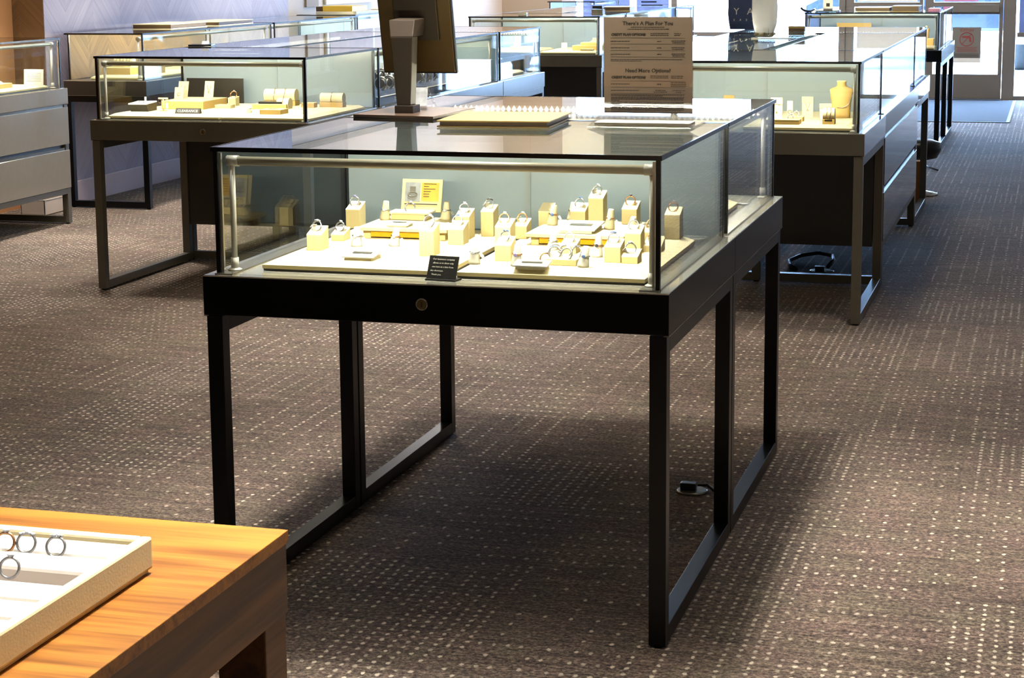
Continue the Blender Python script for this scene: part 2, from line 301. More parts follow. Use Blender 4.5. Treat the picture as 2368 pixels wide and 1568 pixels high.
# ------------------------------------------------------------------ structure
struct('floor', MB().box(-4.3, -6.5, -.1, 3.6, 15.78, 0), 'carpet')
struct('ceiling', MB().box(-4.3, -6.5, CEIL, 3.6, 15.78, CEIL+.1), 'ceil')
struct('wall_left', MB().box(-4.3, -6.5, 0, -4.0, 6.02, CEIL), 'orange')
struct('wall_pier', MB().box(-4.3, 6.02, 0, -3.803, 6.10, CEIL), 'brn')
struct('wall_left_herringbone', MB().box(-4.3, 6.025, 0, -3.80, 9.58, CEIL), 'lav')
struct('wall_left_far', MB().box(-4.3, 9.58, 0, -3.92, 15.7, CEIL), 'pink')
struct('wall_right', MB().box(3.5, -6.5, 0, 3.6, 15.7, CEIL), 'wallw')
struct('wall_near', MB().box(-4.3, -6.6, 0, 3.6, -6.5, CEIL), 'wallw')
struct('wall_far', MB().box(-4.3, 15.66, 0, -3.27, 15.8, CEIL), 'tanwall')
struct('wall_far_right', MB().box(2.2, 15.66, 0, 3.6, 15.8, CEIL), 'wallw')
struct('baseboard_left', MB().box(-3.80, 6.12, 0, -3.785, 9.58, .135), 'base', bevel=.004)
struct('baseboard_left_far', MB().box(-3.92, 9.58, 0, -3.905, 15.6, .12), 'base', bevel=.004)
struct('trim_left_panel', MB().box(-3.92, 9.6, 2.0, -3.90, 15.6, 2.05), 'wallw')
# window wall
Y0, Y1 = 15.66, 15.74
def bars(name, lst, m, bevel=.004):
    for i, b in enumerate(lst): struct('%s_%d' % (name, i+1), MB().box(b[0], Y0, b[1], b[2], Y1, b[3]), m, bevel=bevel)
bars('trim', [(-3.27, 0, -3.12, 2.25)], 'framew')
w1 = struct('window_1', MB().box(-3.12, 15.70, .06, -2.11, 15.708, 2.2), 'winglass')
w2 = struct('window_2', MB().box(-2.07, 15.70, .06, -.40, 15.708, 2.2), 'winglass')
w3 = struct('window_3', MB().box(1.335, 15.70, .06, 2.15, 15.708, 2.2), 'winglass')
fr = MB().box(-3.12, Y0, 0, -.40, Y1, .06).box(-3.12, Y0, .615, -.40, Y1, .66).box(-2.11, Y0, .06, -2.05, Y1, 2.2).box(-3.12, Y0, 2.2, -.40, Y1, 2.25).box(1.32, Y0, 2.2, 2.2, Y1, 2.25)
fr.box(1.30, Y0, 0, 2.2, Y1, .04).box(1.335, Y0, .615, 2.15, Y1, .66).box(2.15, Y0, 0, 2.2, Y1, 2.2)
struct('wall_far_upper', MB().box(-3.27, 15.66, 2.252, 2.2, 15.8, CEIL), 'wallup')
struct('window_frame', fr, 'frame', bevel=.004)
struct('door_frame', MB().box(-.40, Y0-.01, 0, -.335, Y1+.01, 2.25).box(1.20, Y0-.01, 0, 1.32, Y1+.01, 2.25).box(-.335, Y0, 2.2, 1.2, Y1, 2.25), 'frame', bevel=.004)
def door(n, xa, xb):
    d = MB().box(xa, Y0, .01, xb, Y1, .25).box(xa, Y0, .25, xa+.085, Y1, 2.19).box(xb-.035, Y0, .25, xb, Y1, 2.19).box(xa+.085, Y0, .838, xb-.035, Y1, .957).box(xa+.085, Y0, 2.08, xb-.035, Y1, 2.19)
    o = struct('door_%d' % n, d, 'frame', bevel=.004)
    g = struct('door_glass', MB().box(xa+.085, 15.70, .25, xb-.035, 15.706, 2.08), 'winglass', o)
    struct('door_push_bar', MB().box(xa+.085, Y0-.035, .86, xb-.035, Y0-.01, .93), 'frame', o)
door(1, -.335, .425); door(2, .445, 1.195)
struct('trim_threshold', MB().box(-.34, 15.5, 0, 1.2, 15.74, .012), 'matedge')
# outside
tagd = MB().box(-30, 15.8, -.12, 30, 70, -.02)
g_ = struct('floor_outside', tagd, 'conc')

# ------------------------------------------------------------------ display case builder
ZA, ZD, ZT = .648, .732, 1.0
GI = .024
SCH = dict(black=('black', 'blackside', 'blackleg', 'black'), taupe=('taupe', 'taupeside', 'taupeleg', 'taupe'), grey=('grey', 'grey', 'taupeleg', 'grey'), darkc=('dark', 'dark', 'blackleg', 'dark'), slate=('slate', 'slate', 'slate', 'slate'))
def case(label, loc, rz, w, d, sch='taupe', drawers=False, led=5.0, rear=True, diodes=False, group=None, lock=None, back='panel', modesty=False, name='display_case', legsides=(1, 1), lightbar=True):
    r = thing(name, label, 'display case', loc, rz, group)
    fm, smt, lm, _ = SCH[sch]; t = .035; i = .004
    # apron: one laminate; black and taupe fronts darkened for their shade, sides glossier
    MB().box(0, 0, ZA, w, .018, ZD-.003).build('apron_front', fm, r, .0015); MB().box(0, d-.018, ZA, w, d-.001, ZD-.003).build('apron_back', fm, r, .0015)
    for q0, q1 in ((w-.012, w+.0005), (-.0005, .012)): MB().box(q0, .0005, ZA, q1, d-.0015, ZD-.003).build('apron_side', smt, r)
    for q0, q1 in ((w-.010, w+.001), (-.001, .010)): MB().box(q0, .001, ZA-.003, q1, d-.001, ZA-.0005).build('edge_highlight', 'rail', r)  # strip added to mimic the bright reflection along the lower edge
    MB().box(.012, .018, ZA+.004, w-.012, d-.018, ZD-.006).build('underside', 'dark', r)
    MB().box(.0, .0, ZD-.003, w, d-.001, ZD).build('deck', 'deck', r, .001)
    for q0, q1 in ((.022, .062), (w-.062, w-.022)): MB().box(q0, .012, ZD, q1, d-.012, ZD+.003).build('deck_rail', 'rail', r)
    # legs and frames
    if legsides[0] or legsides[1]:
        for sx in (0, 1):
            if not legsides[sx]: continue
            xa = i if sx == 0 else w-i-t
            for ya in (i, d-i-t): MB().box(xa, ya, .006, xa+t, ya+t, ZA-.003).build('leg', lm, r, .0012)
            MB().box(xa, i+t, ZA-.003-t, xa+t, d-i-t, ZA-.003).build('top_rail', lm, r)
            MB().box(xa, i+t, .006, xa+t, d-i-t, .006+t).build('bottom_rail', lm, r, .0012)
            for yf in (i+t/2, d-i-t/2): MB().cyl((xa+t/2, yf, 0), (xa+t/2, yf, .007), .012, 12).build('foot', 'blk', r)
    # glass box
    g = .006
    MB().box(GI, GI, ZD, w-GI, GI+g, ZT-.009).build('front_glass', 'glass', r)
    MB().box(GI, GI+g, ZD, GI+g, d-GI, ZT-.009).build('side_glass', 'glass', r)
    MB().box(w-GI-g, GI+g, ZD, w-GI, d-GI, ZT-.009).build('side_glass', 'glass', r)
    MB().box(GI-.002, GI-.002, ZT-.008, w-GI+.002, d-GI+.016, ZT).build('top_glass', 'glassthick', r)
    a, b, c, e = GI-.006, w-GI+.006, GI-.006, d-GI+.019
    MB().box(a, c, ZT-.009, b, c+.004, ZT+.0005).box(a, e-.004, ZT-.009, b, e, ZT+.0005).box(a, c+.004, ZT-.009, a+.004, e-.004, ZT+.0005).box(b-.004, c+.004, ZT-.009, b, e-.004, ZT+.0005).build('top_edge', 'trim', r)
    p = .009
    for (xx, yy) in ((GI-.002, GI-.002), (w-GI-p+.002, GI-.002), (GI-.001, d-GI-p), (w-GI-p+.001, d-GI-p)):
        MB().box(xx, yy, ZD, xx+p, yy+p, ZT-.009).build('corner_edge', 'trim', r)
    for q0 in (GI+p, w-GI-p-.005): MB().box(q0, GI+.001, ZD, q0+.005, GI+.008, ZT-.012).build('corner_glint', 'glint', r)  # bright strip stands in for the reflection in the glass edge
    if rear:
        MB().box(GI+.012, d-GI-.006, ZD+.004, w-GI-.012, d-GI, ZT-.012).build('rear_panel', back, r)
        MB().box(w*.5-.006, d-GI-.009, ZD, w*.5+.006, d-GI-.006, ZT-.012).build('panel_stile', 'panel', r)
    # light bar on two posts
    yb, zb = .062, .968
    lb = MB().cyl((.042, yb, zb), (w-.042, yb, zb), .0095, 20).build('light_bar', 'bar', r)
    for q0 in (.036, w-.062): MB().cyl((q0, yb, zb), (q0+.026, yb, zb), .0115, 16).build('clamp', 'postm', lb)
    for xp in (.046, w-.046):
        q = MB().cyl((xp, yb, ZD+.003), (xp, yb, zb), .0062, 14).cyl((xp, yb, ZD+.003), (xp, yb, ZD+.03), .0085, 14).lathe([(.015, 0), (.015, .002), (.009, .005)], (xp, yb, ZD+.003), 18).build('light_post', 'postm', r)
    s = MB(); n = int((w-.13)/.0155)
    if diodes:
        for k in range(n):
            x = .065+(w-.13)*(k+.5)/n; s.prism([(x-.0068, yb+.0085, zb), (x, yb+.0085, zb-.010), (x+.0068, yb+.0085, zb), (x, yb+.0085, zb+.010)], (0, .002, 0))
    else: s.box(.07, yb+.006, zb-.0085, w-.07, yb+.0095, zb-.0045)
    s.build('led_strip', 'led', lb)
    if lightbar and led > 0:
        l = bpy.data.lights.new('led_light', 'AREA'); l.shape = 'RECTANGLE'; l.size = w-.14; l.size_y = .012; l.energy = led*(w-.1); l.color = (1, .89, .64)
        lo = bpy.data.objects.new('led_light', l); COL.objects.link(lo); lo.parent = lb; lo.location = (w/2, yb+.006, zb-.013); lo.rotation_euler = (math.radians(74), 0, 0); l.energy *= 2.2
    if modesty: MB().box(.042, d-.030, .175, w-.042, d-.014, ZA+.003).build('modesty_panel', 'dark', r)
    if drawers:
        bm = MB().box(.01, .02, .20, w-.01, d-.012, ZA+.004).build('cabinet_body', 'dark', r)
        for (z0, z1) in ((.432, .632), (.196, .400)):
            dr = MB().box(.004, .0005, z0, w-.004, .019, z1).build('drawer_front', smt, r, .0015)
            MB().box(.03, .008, z1, w-.03, .018, z1+.014).build('finger_pull', 'rail', dr)
        MB().box(i+t, i, .165, w-i-t, i+t, .194).build('front_rail', lm, r)
    if lock is not None:
        lk = MB().cyl((lock, -.003, .690), (lock, .004, .690), .0125, 24).build('lock', 'brass', r)
        MB().torus((lock, -.003, .690), .0115, .0016, 'y').build('lock_rim', 'rail', lk)
        MB().box(lock-.0015, -.0042, .684, lock+.0015, -.0028, .696).build('keyhole', 'bronzedk', lk)
    return r
H90 = PI/2
G1 = 'black glass display cases of the front pair'
case('black glass display case nearest the camera, filled with ring blocks', (0, 0, 0), 0, .995, .80, 'black', led=3.5, lock=.485)
case('black glass display case joined behind the nearest one, carrying the monitor', (.995, 1.60, 0), PI, .995, .80, 'black', led=7, diodes=True)
case('taupe display case holding the small CLEARANCE sign and bracelet rolls', (-2.22, 3.61, 0), 0, 1.0, .87, 'taupe', modesty=True, led=4.2, lock=.52)
case('long glass case of blue watch displays, seen behind the monitor', (-1.22, 4.485, 0), H90, 1.95, .48, 'slate', True, led=3.2)
case('long glass case behind the CLEARANCE case, on its left', (-2.22, 6.435, 0), -H90, 1.95, .48, 'taupe', True, led=4, diodes=True)
case('end case of the left island, a red-topped white box inside it', (-1.22, 7.32, 0), PI, 1.0, .88, 'slate', led=4, diodes=True)
case('taupe display case with the necklace bust, right of the sign holder', (.03, 3.55, 0), 0, 1.0, .91, 'taupe', modesty=True, led=4.2)
case('long glass case with glossy drawers along the right aisle', (1.03, 4.465, 0), H90, 1.93, .48, 'taupe', True, led=2.5)
case('long glass case standing under the white plastic bag', (.03, 6.395, 0), -H90, 1.93, .48, 'taupe', True, led=2.5)
case('end case of the right island, nearest the black case at the door', (1.03, 7.29, 0), PI, 1.0, .89, 'taupe', led=2.5, diodes=True)
case('taupe case in the middle distance, gold risers and small cards inside', (-2.35, 9.35, 0), 0, 1.0, .87, 'taupe', modesty=True, led=3.2)
case('long glass case behind the gold riser case, light post showing', (-1.35, 10.225, 0), H90, 1.9, .48, 'taupe', True, led=2)
case('long glass case on the left side of the far island', (-2.35, 12.125, 0), -H90, 1.9, .48, 'taupe', True, led=2)
case('far end case of the island nearest the front windows', (-1.35, 13.0, 0), PI, 1.0, .87, 'taupe', led=0)
case('black display case in front of the glass entrance doors', (-.08, 10.30, 0), 0, 1.0, .88, 'black', led=3)
case('black display case joined behind the one facing the doors', (.92, 12.06, 0), PI, 1.0, .88, 'black', led=0)
case('grey case of wide glossy drawers at the left edge', (-3.39, 3.62, 0), H90, 1.90, .58, 'grey', True, led=4, rear=False)
case('dark narrow case along the herringbone wall, three white bracelet rolls inside', (-3.23, 6.12, 0), H90, 1.88, .52, 'darkc', led=4.5, back='brnx')  # brown back panel added for the wall's tone under warm case light
case('second narrow case along the herringbone wall, further from the camera', (-3.23, 8.01, 0), H90, 1.6, .52, 'darkc', led=4, rear=False)
case('narrow wall case far left with a yellow box on top', (-3.34, 9.8, 0), H90, 1.9, .5, 'darkc', led=3)
case('small glass case at the far wall, right of the monitor top', (-2.60, 14.4, 0), H90, 1.1, .5, 'darkc', led=0)
MB_ = None
# dark back board behind the gold riser case front
# ------------------------------------------------------------------ jewellery pieces
def board(label, x0, y0, x1, y1, z=ZD, h=.022, bev=.022, group=None):
    r = thing('display_board', label, 'display board', ((x0+x1)/2, y0, z+.001))
    cx = (x0+x1)/2; a, b = x0-cx, x1-cx; D = y1-y0
    MB().box(a+.002, .002, 0, b-.002, D-.002, .004).build('base_edge', 'dark', r)
    MB().box(a, 0, .004, b, D, .012).build('rim', 'cream', r)
    MB().hexa([(a, 0, .012), (b, 0, .012), (b, D, .012), (a, D, .012)], [(a+bev, bev*.8, h), (b-bev, bev*.8, h), (b-bev, D-bev*.8, h), (a+bev, D-bev*.8, h)]).build('pad', 'creamlight', r)
    return r
def ring(loc, label, kind=0, tagside=1, rz=0, scale=1.0, upright_=True, gemk='gem', group=None, withtag=True):
    r = thing('ring', label, 'ring', loc, rz, group, rot=(-.32, 0, rz)); R = .0100*scale
    met = 'rose' if kind == 1 else 'silver'
    MB().torus((0, 0, R*.80), R, .00155*scale, 'y', 26, 8).build('band', met, r)
    g = MB(); zt = R*1.8
    if kind in (0, 1): g.lathe([(.0008, 0), (.0042, .0034), (.0030, .0052)], (0, 0, zt-.001), 8)
    elif kind == 2:
        g.lathe([(.0008, 0), (.0042, .0034), (.003, .005)], (0, 0, zt-.001), 8)
        for a in range(8): g.lathe([(.0004, 0), (.0018, .001), (.001, .0022)], (.0056*math.cos(a*PI/4), .0056*math.sin(a*PI/4), zt+.0005), 6)
    else:
        for a in (-2, -1, 0, 1, 2): g.lathe([(.0005, 0), (.0028, .0022), (.0017, .0038)], (a*.0033, 0, zt-.0012-abs(a)*.0009), 7)
    g.build('gemstone', gemk, r)
    if kind == 2: MB().torus((0, 0, zt+.0005), .0042, .0007, 'z', 16, 6).build('halo', met, r)
    if withtag:
        s = tagside
        MB().box(-.0045, -.0075, -.0004, .0045, .0075, .0004).xf(Matrix.Translation((s*.011, .004, R*.9)) @ Matrix.Rotation(s*.7, 4, 'Y') @ Matrix.Rotation(.5*s, 4, 'Z')).build('price_tag', 'white', r)
    return r
def ring_block(name_loc, x, y, z, w, hf, hr, d=.042, slot=True, label=None, group='cream ring blocks in the nearest case'):
    r = thing('ring_block', label or ('cream ring block ' + name_loc), 'ring display', (x, y, z), 0, group)
    a = w/2
    MB().hexa([(-a, 0, 0), (a, 0, 0), (a, d, 0), (-a, d, 0)], [(-a, 0, hf-.0025), (a, 0, hf-.0025), (a, d, hr-.0025), (-a, d, hr-.0025)]).build('block', 'cream', r, .0008)
    th = math.atan2(hr-hf, d)
    MB().hexa([(-a-.0003, -.0003, hf-.0028), (a+.0003, -.0003, hf-.0028), (a+.0003, d, hr-.0028), (-a-.0003, d, hr-.0028)], [(-a-.0003, -.0003, hf), (a+.0003, -.0003, hf), (a+.0003, d, hr), (-a-.0003, d, hr)]).build('top_pad', 'creamlight', r, .0006)
    if slot:
        zc = hf+(hr-hf)*.45
        MB().box(-.0085, -.0018, 0, .0085, .0018, .0012).xf(Matrix.Translation((0, d*.45, zc)) @ Matrix.Rotation(th, 4, 'X')).build('slot_pad', 'creamlight', r)
    return r, (x, y+d*.45, z+hf+(hr-hf)*.45)
def cone(loc, h, label, rk=0, lean=0, group='white ring cones in the nearest case', m='creamlight', ringlabel=None, rt=.0065, rb=.0125, gemk='gem'):
    r = thing('ring_cone', label, 'ring display', loc, 0, group, rot=(0, lean, 0))
    MB().lathe([(rb, 0), (rb*.98, h*.12), (rt*1.25, h*.62), (rt, h-.0015), (rt*.86, h)], n=22).build('cone', m, r)
    if ringlabel:
        q = thing('ring', ringlabel, 'ring', (loc[0]+math.sin(lean)*h*.55, loc[1], loc[2]+h*.55*math.cos(lean)), 0, None, rot=(0, lean, 0))
        rr = rt*1.25+.0018
        MB().torus((0, 0, 0), rr, .0016, 'z', 24, 8).build('band', 'rose' if rk == 1 else 'silver', q)
        MB().lathe([(.0008, 0), (.0042, .0032), (.0028, .0048)], n=8).xf(Matrix.Translation((0, -rr-.0005, 0)) @ Matrix.Rotation(PI/2, 4, 'X')).build('gemstone', gemk, q)
        MB().box(-.0045, -.008, -.0004, .0045, .008, .0004).xf(Matrix.Translation((rr+.0055, .002, -.007)) @ Matrix.Rotation(.9, 4, 'Y')).build('price_tag', 'white', q)
    return r

ZB = ZD+.023
board('left cream display board of the nearest case', .10, .082, .508, .635)
board('right cream display board of the nearest case', .532, .082, .93, .635)
BL = [('alone at the front left of the left board', .158, .234, .035, .035, .05, 2, 'gem'),
 ('low, left of the left riser table', .156, .378, .031, .015, .027, 0, 'gem'),
 ('tall, behind the left rear corner of the left riser', .115, .585, .035, .045, .060, 0, 'violet'),
 ('tall, just behind the small black text sign', .425, .212, .033, .055, .069, 0, 'gem'),
 ('right of the left riser, the nearer of two', .436, .382, .036, .035, .050, 0, 'blue'),
 ('right of the left riser, second from the front', .424, .470, .034, .052, .066, 0, 'gem'),
 ('holding a dark ring at the rear right of the left board', .468, .520, .030, .058, .070, 3, 'darkgem'),
 ('tall, at the left edge of the right board', .562, .325, .035, .052, .066, 1, 'gem'),
 ('at the front left of the right board, blue ring', .604, .181, .035, .034, .048, 2, 'blue'),
 ('low, just left of the right riser table', .553, .500, .029, .030, .043, 1, 'gem'),
 ('without any ring, behind the right riser left end', .590, .575, .030, .055, .070, 9, ''),
 ('on the right riser, left of the tallest block', .662, .600, .035, .027, .042, 0, 'blue'),
 ('tallest of all, on the right riser', .704, .602, .035, .058, .072, 0, 'gem'),
 ('at the rear right end of the right riser', .783, .600, .035, .035, .050, 1, 'darkgem'),
 ('middle of the right board, right of the right riser', .846, .350, .035, .043, .056, 0, 'gem'),
 ('low, at the right rear beside the tall corner block', .852, .500, .033, .025, .038, 1, 'gem'),
 ('tall, alone at the rear right corner', .889, .567, .035, .056, .070, 1, 'gem'),
 ('at the front right, left of the lowest block', .832, .215, .035, .033, .045, 2, 'blue'),
 ('lowest, at the front right corner of the right board', .871, .207, .034, .015, .026, 2, 'gem'),
 ('low, behind the black corner edge at the right', .884, .374, .040, .014, .027, 1, 'gem'),
 ('low, under the front edge of the right riser', .712, .310, .036, .018, .028, 0, 'gem')]
ZR = ZB+.027
RL = ['silver halo ring with paper tag on the front left block', 'silver ring on the low block left of the left riser', 'violet stone ring on the far left rear block', 'large plain silver ring on the tall block behind the black sign',
      'silver blue stone ring on the nearer block right of the left riser', 'silver ring on the second block right of the left riser', 'dark oxidised ring at the rear right of the left board', 'rose gold ring on the tall block at the right board left edge',
      'blue halo ring on the front left block of the right board', 'rose gold ring on the low block left of the right riser', '', 'blue stone ring on the riser, left of the tallest block', 'silver ring on top of the tallest block',
      'rose gold ring on the block at the right riser rear end', 'silver ring on the middle block right of the right riser', 'rose gold ring on the low block beside the tall corner block', 'thin rose gold ring on the tall rear right corner block',
      'blue halo ring on the front right block', 'sparkling halo ring on the lowest front right block', 'rose gold ring on the low block behind the black corner edge', 'silver ring on the low block under the right riser front edge']
for k, (nm, x, y, w, hf, hr, kd, gk) in enumerate(BL):
    onr = 'riser' in nm and nm.startswith(('on the right riser', 'tallest', 'at the rear right end'))
    o, top = ring_block(nm, x, y, ZR if onr else ZB, w, hf, hr, slot=kd != 9)
    if kd != 9: ring((top[0]-.002, top[1], top[2]+.0006), RL[k], kd, tagside=1 if k % 3 else -1, rz=random.uniform(-.35, .35), scale=1.12 if k != 3 else 1.3, gemk=gk, withtag=k not in (3, 7, 16))
def riser(label, x0, x1, y0, y1):
    r = thing('riser_table', label, 'display riser', ((x0+x1)/2, y0, ZB))
    a = (x1-x0)/2; D = y1-y0
    MB().box(-a, 0, .018, a, D, .026).build('table_top', 'creamlight', r, .001)
    for sx in (-1, 1):
        for yy in (.015, D-.035): MB().box(sx*(a-.018)-.009, yy, 0, sx*(a-.018)+.009, yy+.02, .018).build('leg', 'cream', r)
    MB().box(-a+.03, .008, .004, a-.03, .014, .0165).build('amber_front', 'gold', r)
    MB().box(-a+.03, D-.03, .004, a-.03, D-.024, .0165).build('amber_back', 'gold', r)
riser('left cream riser table with amber front, holding the ring leaflet stand', .185, .400, .430, .630)
riser('right cream riser table with amber front, holding the tallest block', .588, .812, .415, .655)
# cones standing on the boards and risers
CN = [((.226, .316), .043, 0, 'left of the pair before the left riser'), ((.306, .340), .041, .12, 'right of the pair before the left riser'), ((.556, .134), .046, 0, 'at the left front corner of the right board'),
      ((.648, .130), .045, .05, 'behind the front placard of the right board'), ((.664, .362), .037, .05, 'half hidden at the front of the right riser'), ((.783, .284), .047, .06, 'right of the low rings, before the right riser'), ((.786, .146), .044, .16, 'at the front middle right with stacked bands')]
for k, ((x, y), h, ln, lb) in enumerate(CN):
    cone((x, y, ZB), h, 'white ring cone ' + lb, k % 2, ln+.04, m='white', ringlabel='ring with paper tag on the cone ' + lb, gemk=['gem', 'gem', 'gem', 'violet', 'gem', 'darkgem', 'blue'][k])
CR = [((.205, .560), .044, .06, 'on the left riser, left of the leaflet stand'), ((.345, .590), .042, .05, 'on the left riser, right of the leaflet stand'), ((.612, .560), .045, .06, 'on the right riser, left end'), ((.640, .635), .043, .04, 'on the right riser behind the blue stone ring'), ((.755, .520), .045, .06, 'on the right riser, right of the tallest block'), ((.800, .560), .024, .05, 'short one at the right riser end')]
for k, ((x, y), h, ln, lb) in enumerate(CR):
    cone((x, y, ZR), h, 'cream ring cone ' + lb, 1 if k > 1 else 0, ln+.05, ringlabel=('ring with paper tag on the cone ' + lb) if k != 5 else None, m='creamlight', gemk='blue' if k == 2 else 'gem')
# leaflet stand on the left riser
r = thing('leaflet_stand', 'open cream leaflet stand with a ring picture on the left riser', 'leaflet stand', (.262, .56, ZR))
MB().box(-.042, .0, .0, .042, .055, .014).build('base_block', 'cream', r, .001)
MB().box(-.05, -.004, .014, .05, .058, .0175).build('flap', 'creamlight', r)
back = MB().box(-.05, 0, 0, .05, .004, .078).xf(Matrix.Translation((.012, .060, .012)) @ Matrix.Rotation(-.25, 4, 'X')).build('back_board', 'cream', r)
def onboard(mb): return mb.xf(Matrix.Translation((.012, .060, .012)) @ Matrix.Rotation(-.25, 4, 'X'))
onboard(MB().box(-.042, -.0006, .024, -.004, -.0001, .070)).build('ring_photo', 'greymask', back)
onboard(MB().box(-.001, -.0006, .026, .042, -.0001, .070)).build('amber_text_panel', 'yellowprint', back)
onboard(MB().torus((-.023, -.001, .041), .011, .0016, 'y', 24, 6, sy=.5).box(-.030, -.0014, .047, -.016, -.0006, .060)).build('printed_ring', 'rail', back)
mb = MB()
for k in range(6): mb.box(.004, -.0009, .066-k*.006, .004+.012+.02*random.random(), -.0007, .0675-k*.006)
mb.box(-.042, -.0009, .017, .040, -.0007, .0195); onboard(mb).build('printed_lines', 'ink', back)
ring((.262, .575, ZR+.0175), 'silver ring propped before the ring picture on the leaflet stand', 0, scale=1.2, withtag=False)
def placard(label, x, y, z, w, d, rz=0, h=.013):
    r = thing('placard', label, 'placard', (x, y, z), rz)
    MB().box(-w*.42, 0, 0, w*.42, d, h*.4).build('foot', 'creamlight', r)
    MB().hexa([(-w/2, -.002, h*.45), (w/2, -.002, h*.45), (w/2, d, h), (-w/2, d, h)], [(-w/2, -.002, h*.45+.0025), (w/2, -.002, h*.45+.0025), (w/2, d, h+.0025), (-w/2, d, h+.0025)]).build('plate', 'white', r)
    MB().hexa([(-w*.3, d*.4, h*.7+.0035), (w*.3, d*.4, h*.7+.0035), (w*.3, d*.6, h*.8+.0037), (-w*.3, d*.6, h*.8+.0037)], [(-w*.3, d*.4, h*.7+.0040), (w*.3, d*.4, h*.7+.0040), (w*.3, d*.6, h*.8+.0042), (-w*.3, d*.6, h*.8+.0042)]).build('printed_line', 'rail', r)
placard('white sloped placard at the front of the left board', .303, .118, ZB, .072, .06)
placard('white sloped placard at the front of the right board', .690, .085, ZB, .074, .035)
placard('cream placard lying on the front of the right riser', .700, .432, ZR, .085, .10)
placard('small cream placard on the left riser near its front', .275, .445, ZR, .055, .045, h=.006)
# low block with several rings
r = thing('ring_block', 'wide low cream block crowded with several rings, right board front', 'ring display', (.738, .150, ZB))
MB().box(-.033, 0, 0, .033, .075, .013).build('block', 'cream', r, .001)
for k, (dx, dy, kd, gk, lb) in enumerate([(.008, .012, 0, 'gem', 'front right of the wide low block'), (-.020, .028, 3, 'blue', 'with blue stones at the left of the wide low block'), (.022, .040, 3, 'darkgem', 'dark striped, at the right of the wide low block'), (-.004, .05, 0, 'gem', 'tall, at the middle back of the wide low block'), (-.027, .062, 3, 'gem', 'pair of bands at the rear left of the wide low block')]):
    ring((.738+dx, .150+dy, ZB+.0131), 'ring ' + lb, kd, rz=random.uniform(-.6, .6), scale=1.25, gemk=gk, withtag=k in (1, 4))
ring((.700, .175, ZB), 'pale gold ring lying left of the wide low block', 1, scale=1.2, rz=.4, withtag=False)
# small black sign
r = thing('text_sign', 'small black easel sign with white italic text in the nearest case', 'sign', (.511, .042, ZD+.0005), -.12)
MB().box(-.034, -.002, 0, .034, .032, .003).build('foot', 'signbk', r)
T = Matrix.Translation((0, .004, .002)) @ Matrix.Rotation(-.42, 4, 'X')
MB().box(-.033, -.0015, 0, .033, .0015, .050).xf(T).build('panel', 'signbk', r)
mb = []
for k, s_ in enumerate(['Our insurance company', 'allows us to show only', 'one item at a time from', 'this showcase.', 'Thank you.']):
    mb.append((s_, .0050, 0 if k < 3 else -.012, .0425-k*.0082))
place_text(mb, 'sign_text', 'inkw', r, T @ Matrix.Translation((0, -.0018, 0)) @ Matrix.Rotation(PI/2, 4, 'X'))
# board in the joined rear case
board('cream display board in the case that carries the monitor', .12, .84, .915, 1.33)
tag(MB().box(.905, 1.36, ZD+.0032, .935, 1.385, ZD+.006).build('security_latch', 'steel'), 'small metal latch on the deck of the rear black case', 'latch')

# ------------------------------------------------------------------ things on top of the front pair
r = thing('monitor', 'bronze-backed monitor on a tapered stand, seen from behind', 'monitor', (.155, .90, ZT+.001))
MB().hexa([(-.115, -.10, 0), (.105, -.135, 0), (.125, .15, 0), (-.105, .18, 0)], [(-.115, -.10, .007), (.105, -.135, .007), (.125, .15, .007), (-.105, .18, .007)]).build('base_plate', 'plate', r, .001)
MB().box(-.022, -.055, .007, .026, .0, .026).build('neck_foot', 'bronzedk', r, .001)
MB().hexa([(-.018, -.05, .026), (.018, -.05, .026), (.018, -.008, .026), (-.018, -.008, .026)], [(-.032, -.05, .195), (.027, -.05, .195), (.027, -.012, .195), (-.032, -.012, .195)]).build('neck', 'bronzedk', r, .002)
MB().hexa([(-.032, -.05, .195), (.027, -.05, .195), (.027, .03, .195), (-.032, .03, .195)], [(-.042, -.03, .236), (.026, -.03, .236), (.030, .05, .240), (-.040, .05, .240)]).build('neck_head', 'bronzedk', r, .002)
T = Matrix.Translation((.002, .085, .098)) @ Matrix.Rotation(.0, 4, 'Z') @ Matrix.Rotation(math.radians(13), 4, 'X')
MB().box(-.100, 0, 0, .096, .012, .30).xf(T).build('screen', 'blk', r, .002)
MB().box(-.097, -.004, .005, .092, -.0001, .298).xf(T).build('back_cover', 'bronze', r, .001)
MB().box(-.055, -.014, .09, .06, -.0042, .20).xf(T).build('back_plate', 'bronzedk', r, .002)
def binder(label, x, y, z, w, d, h, rz=0, cov='folder', name='folder'):
    r = thing(name, label, 'folder', (x, y, z), rz)
    MB().box(-w/2, -d/2, 0, w/2, d/2, .0035).build('bottom_cover', cov, r, .0008)
    MB().box(-w/2, -d/2, h-.0035, w/2, d/2, h).build('top_cover', cov, r, .0008)
    MB().box(-w/2+.006, -d/2+.005, .0036, w/2-.006, d/2-.005, h-.0036 if h > .012 else h-.0036).build('pages', 'foldin', r)
    return r
binder('tan folder lying on the nearest case, right of the monitor', .462, .70, ZT+.001, .265, .27, .016, rz=.06, cov='folder', name='tan_folder')
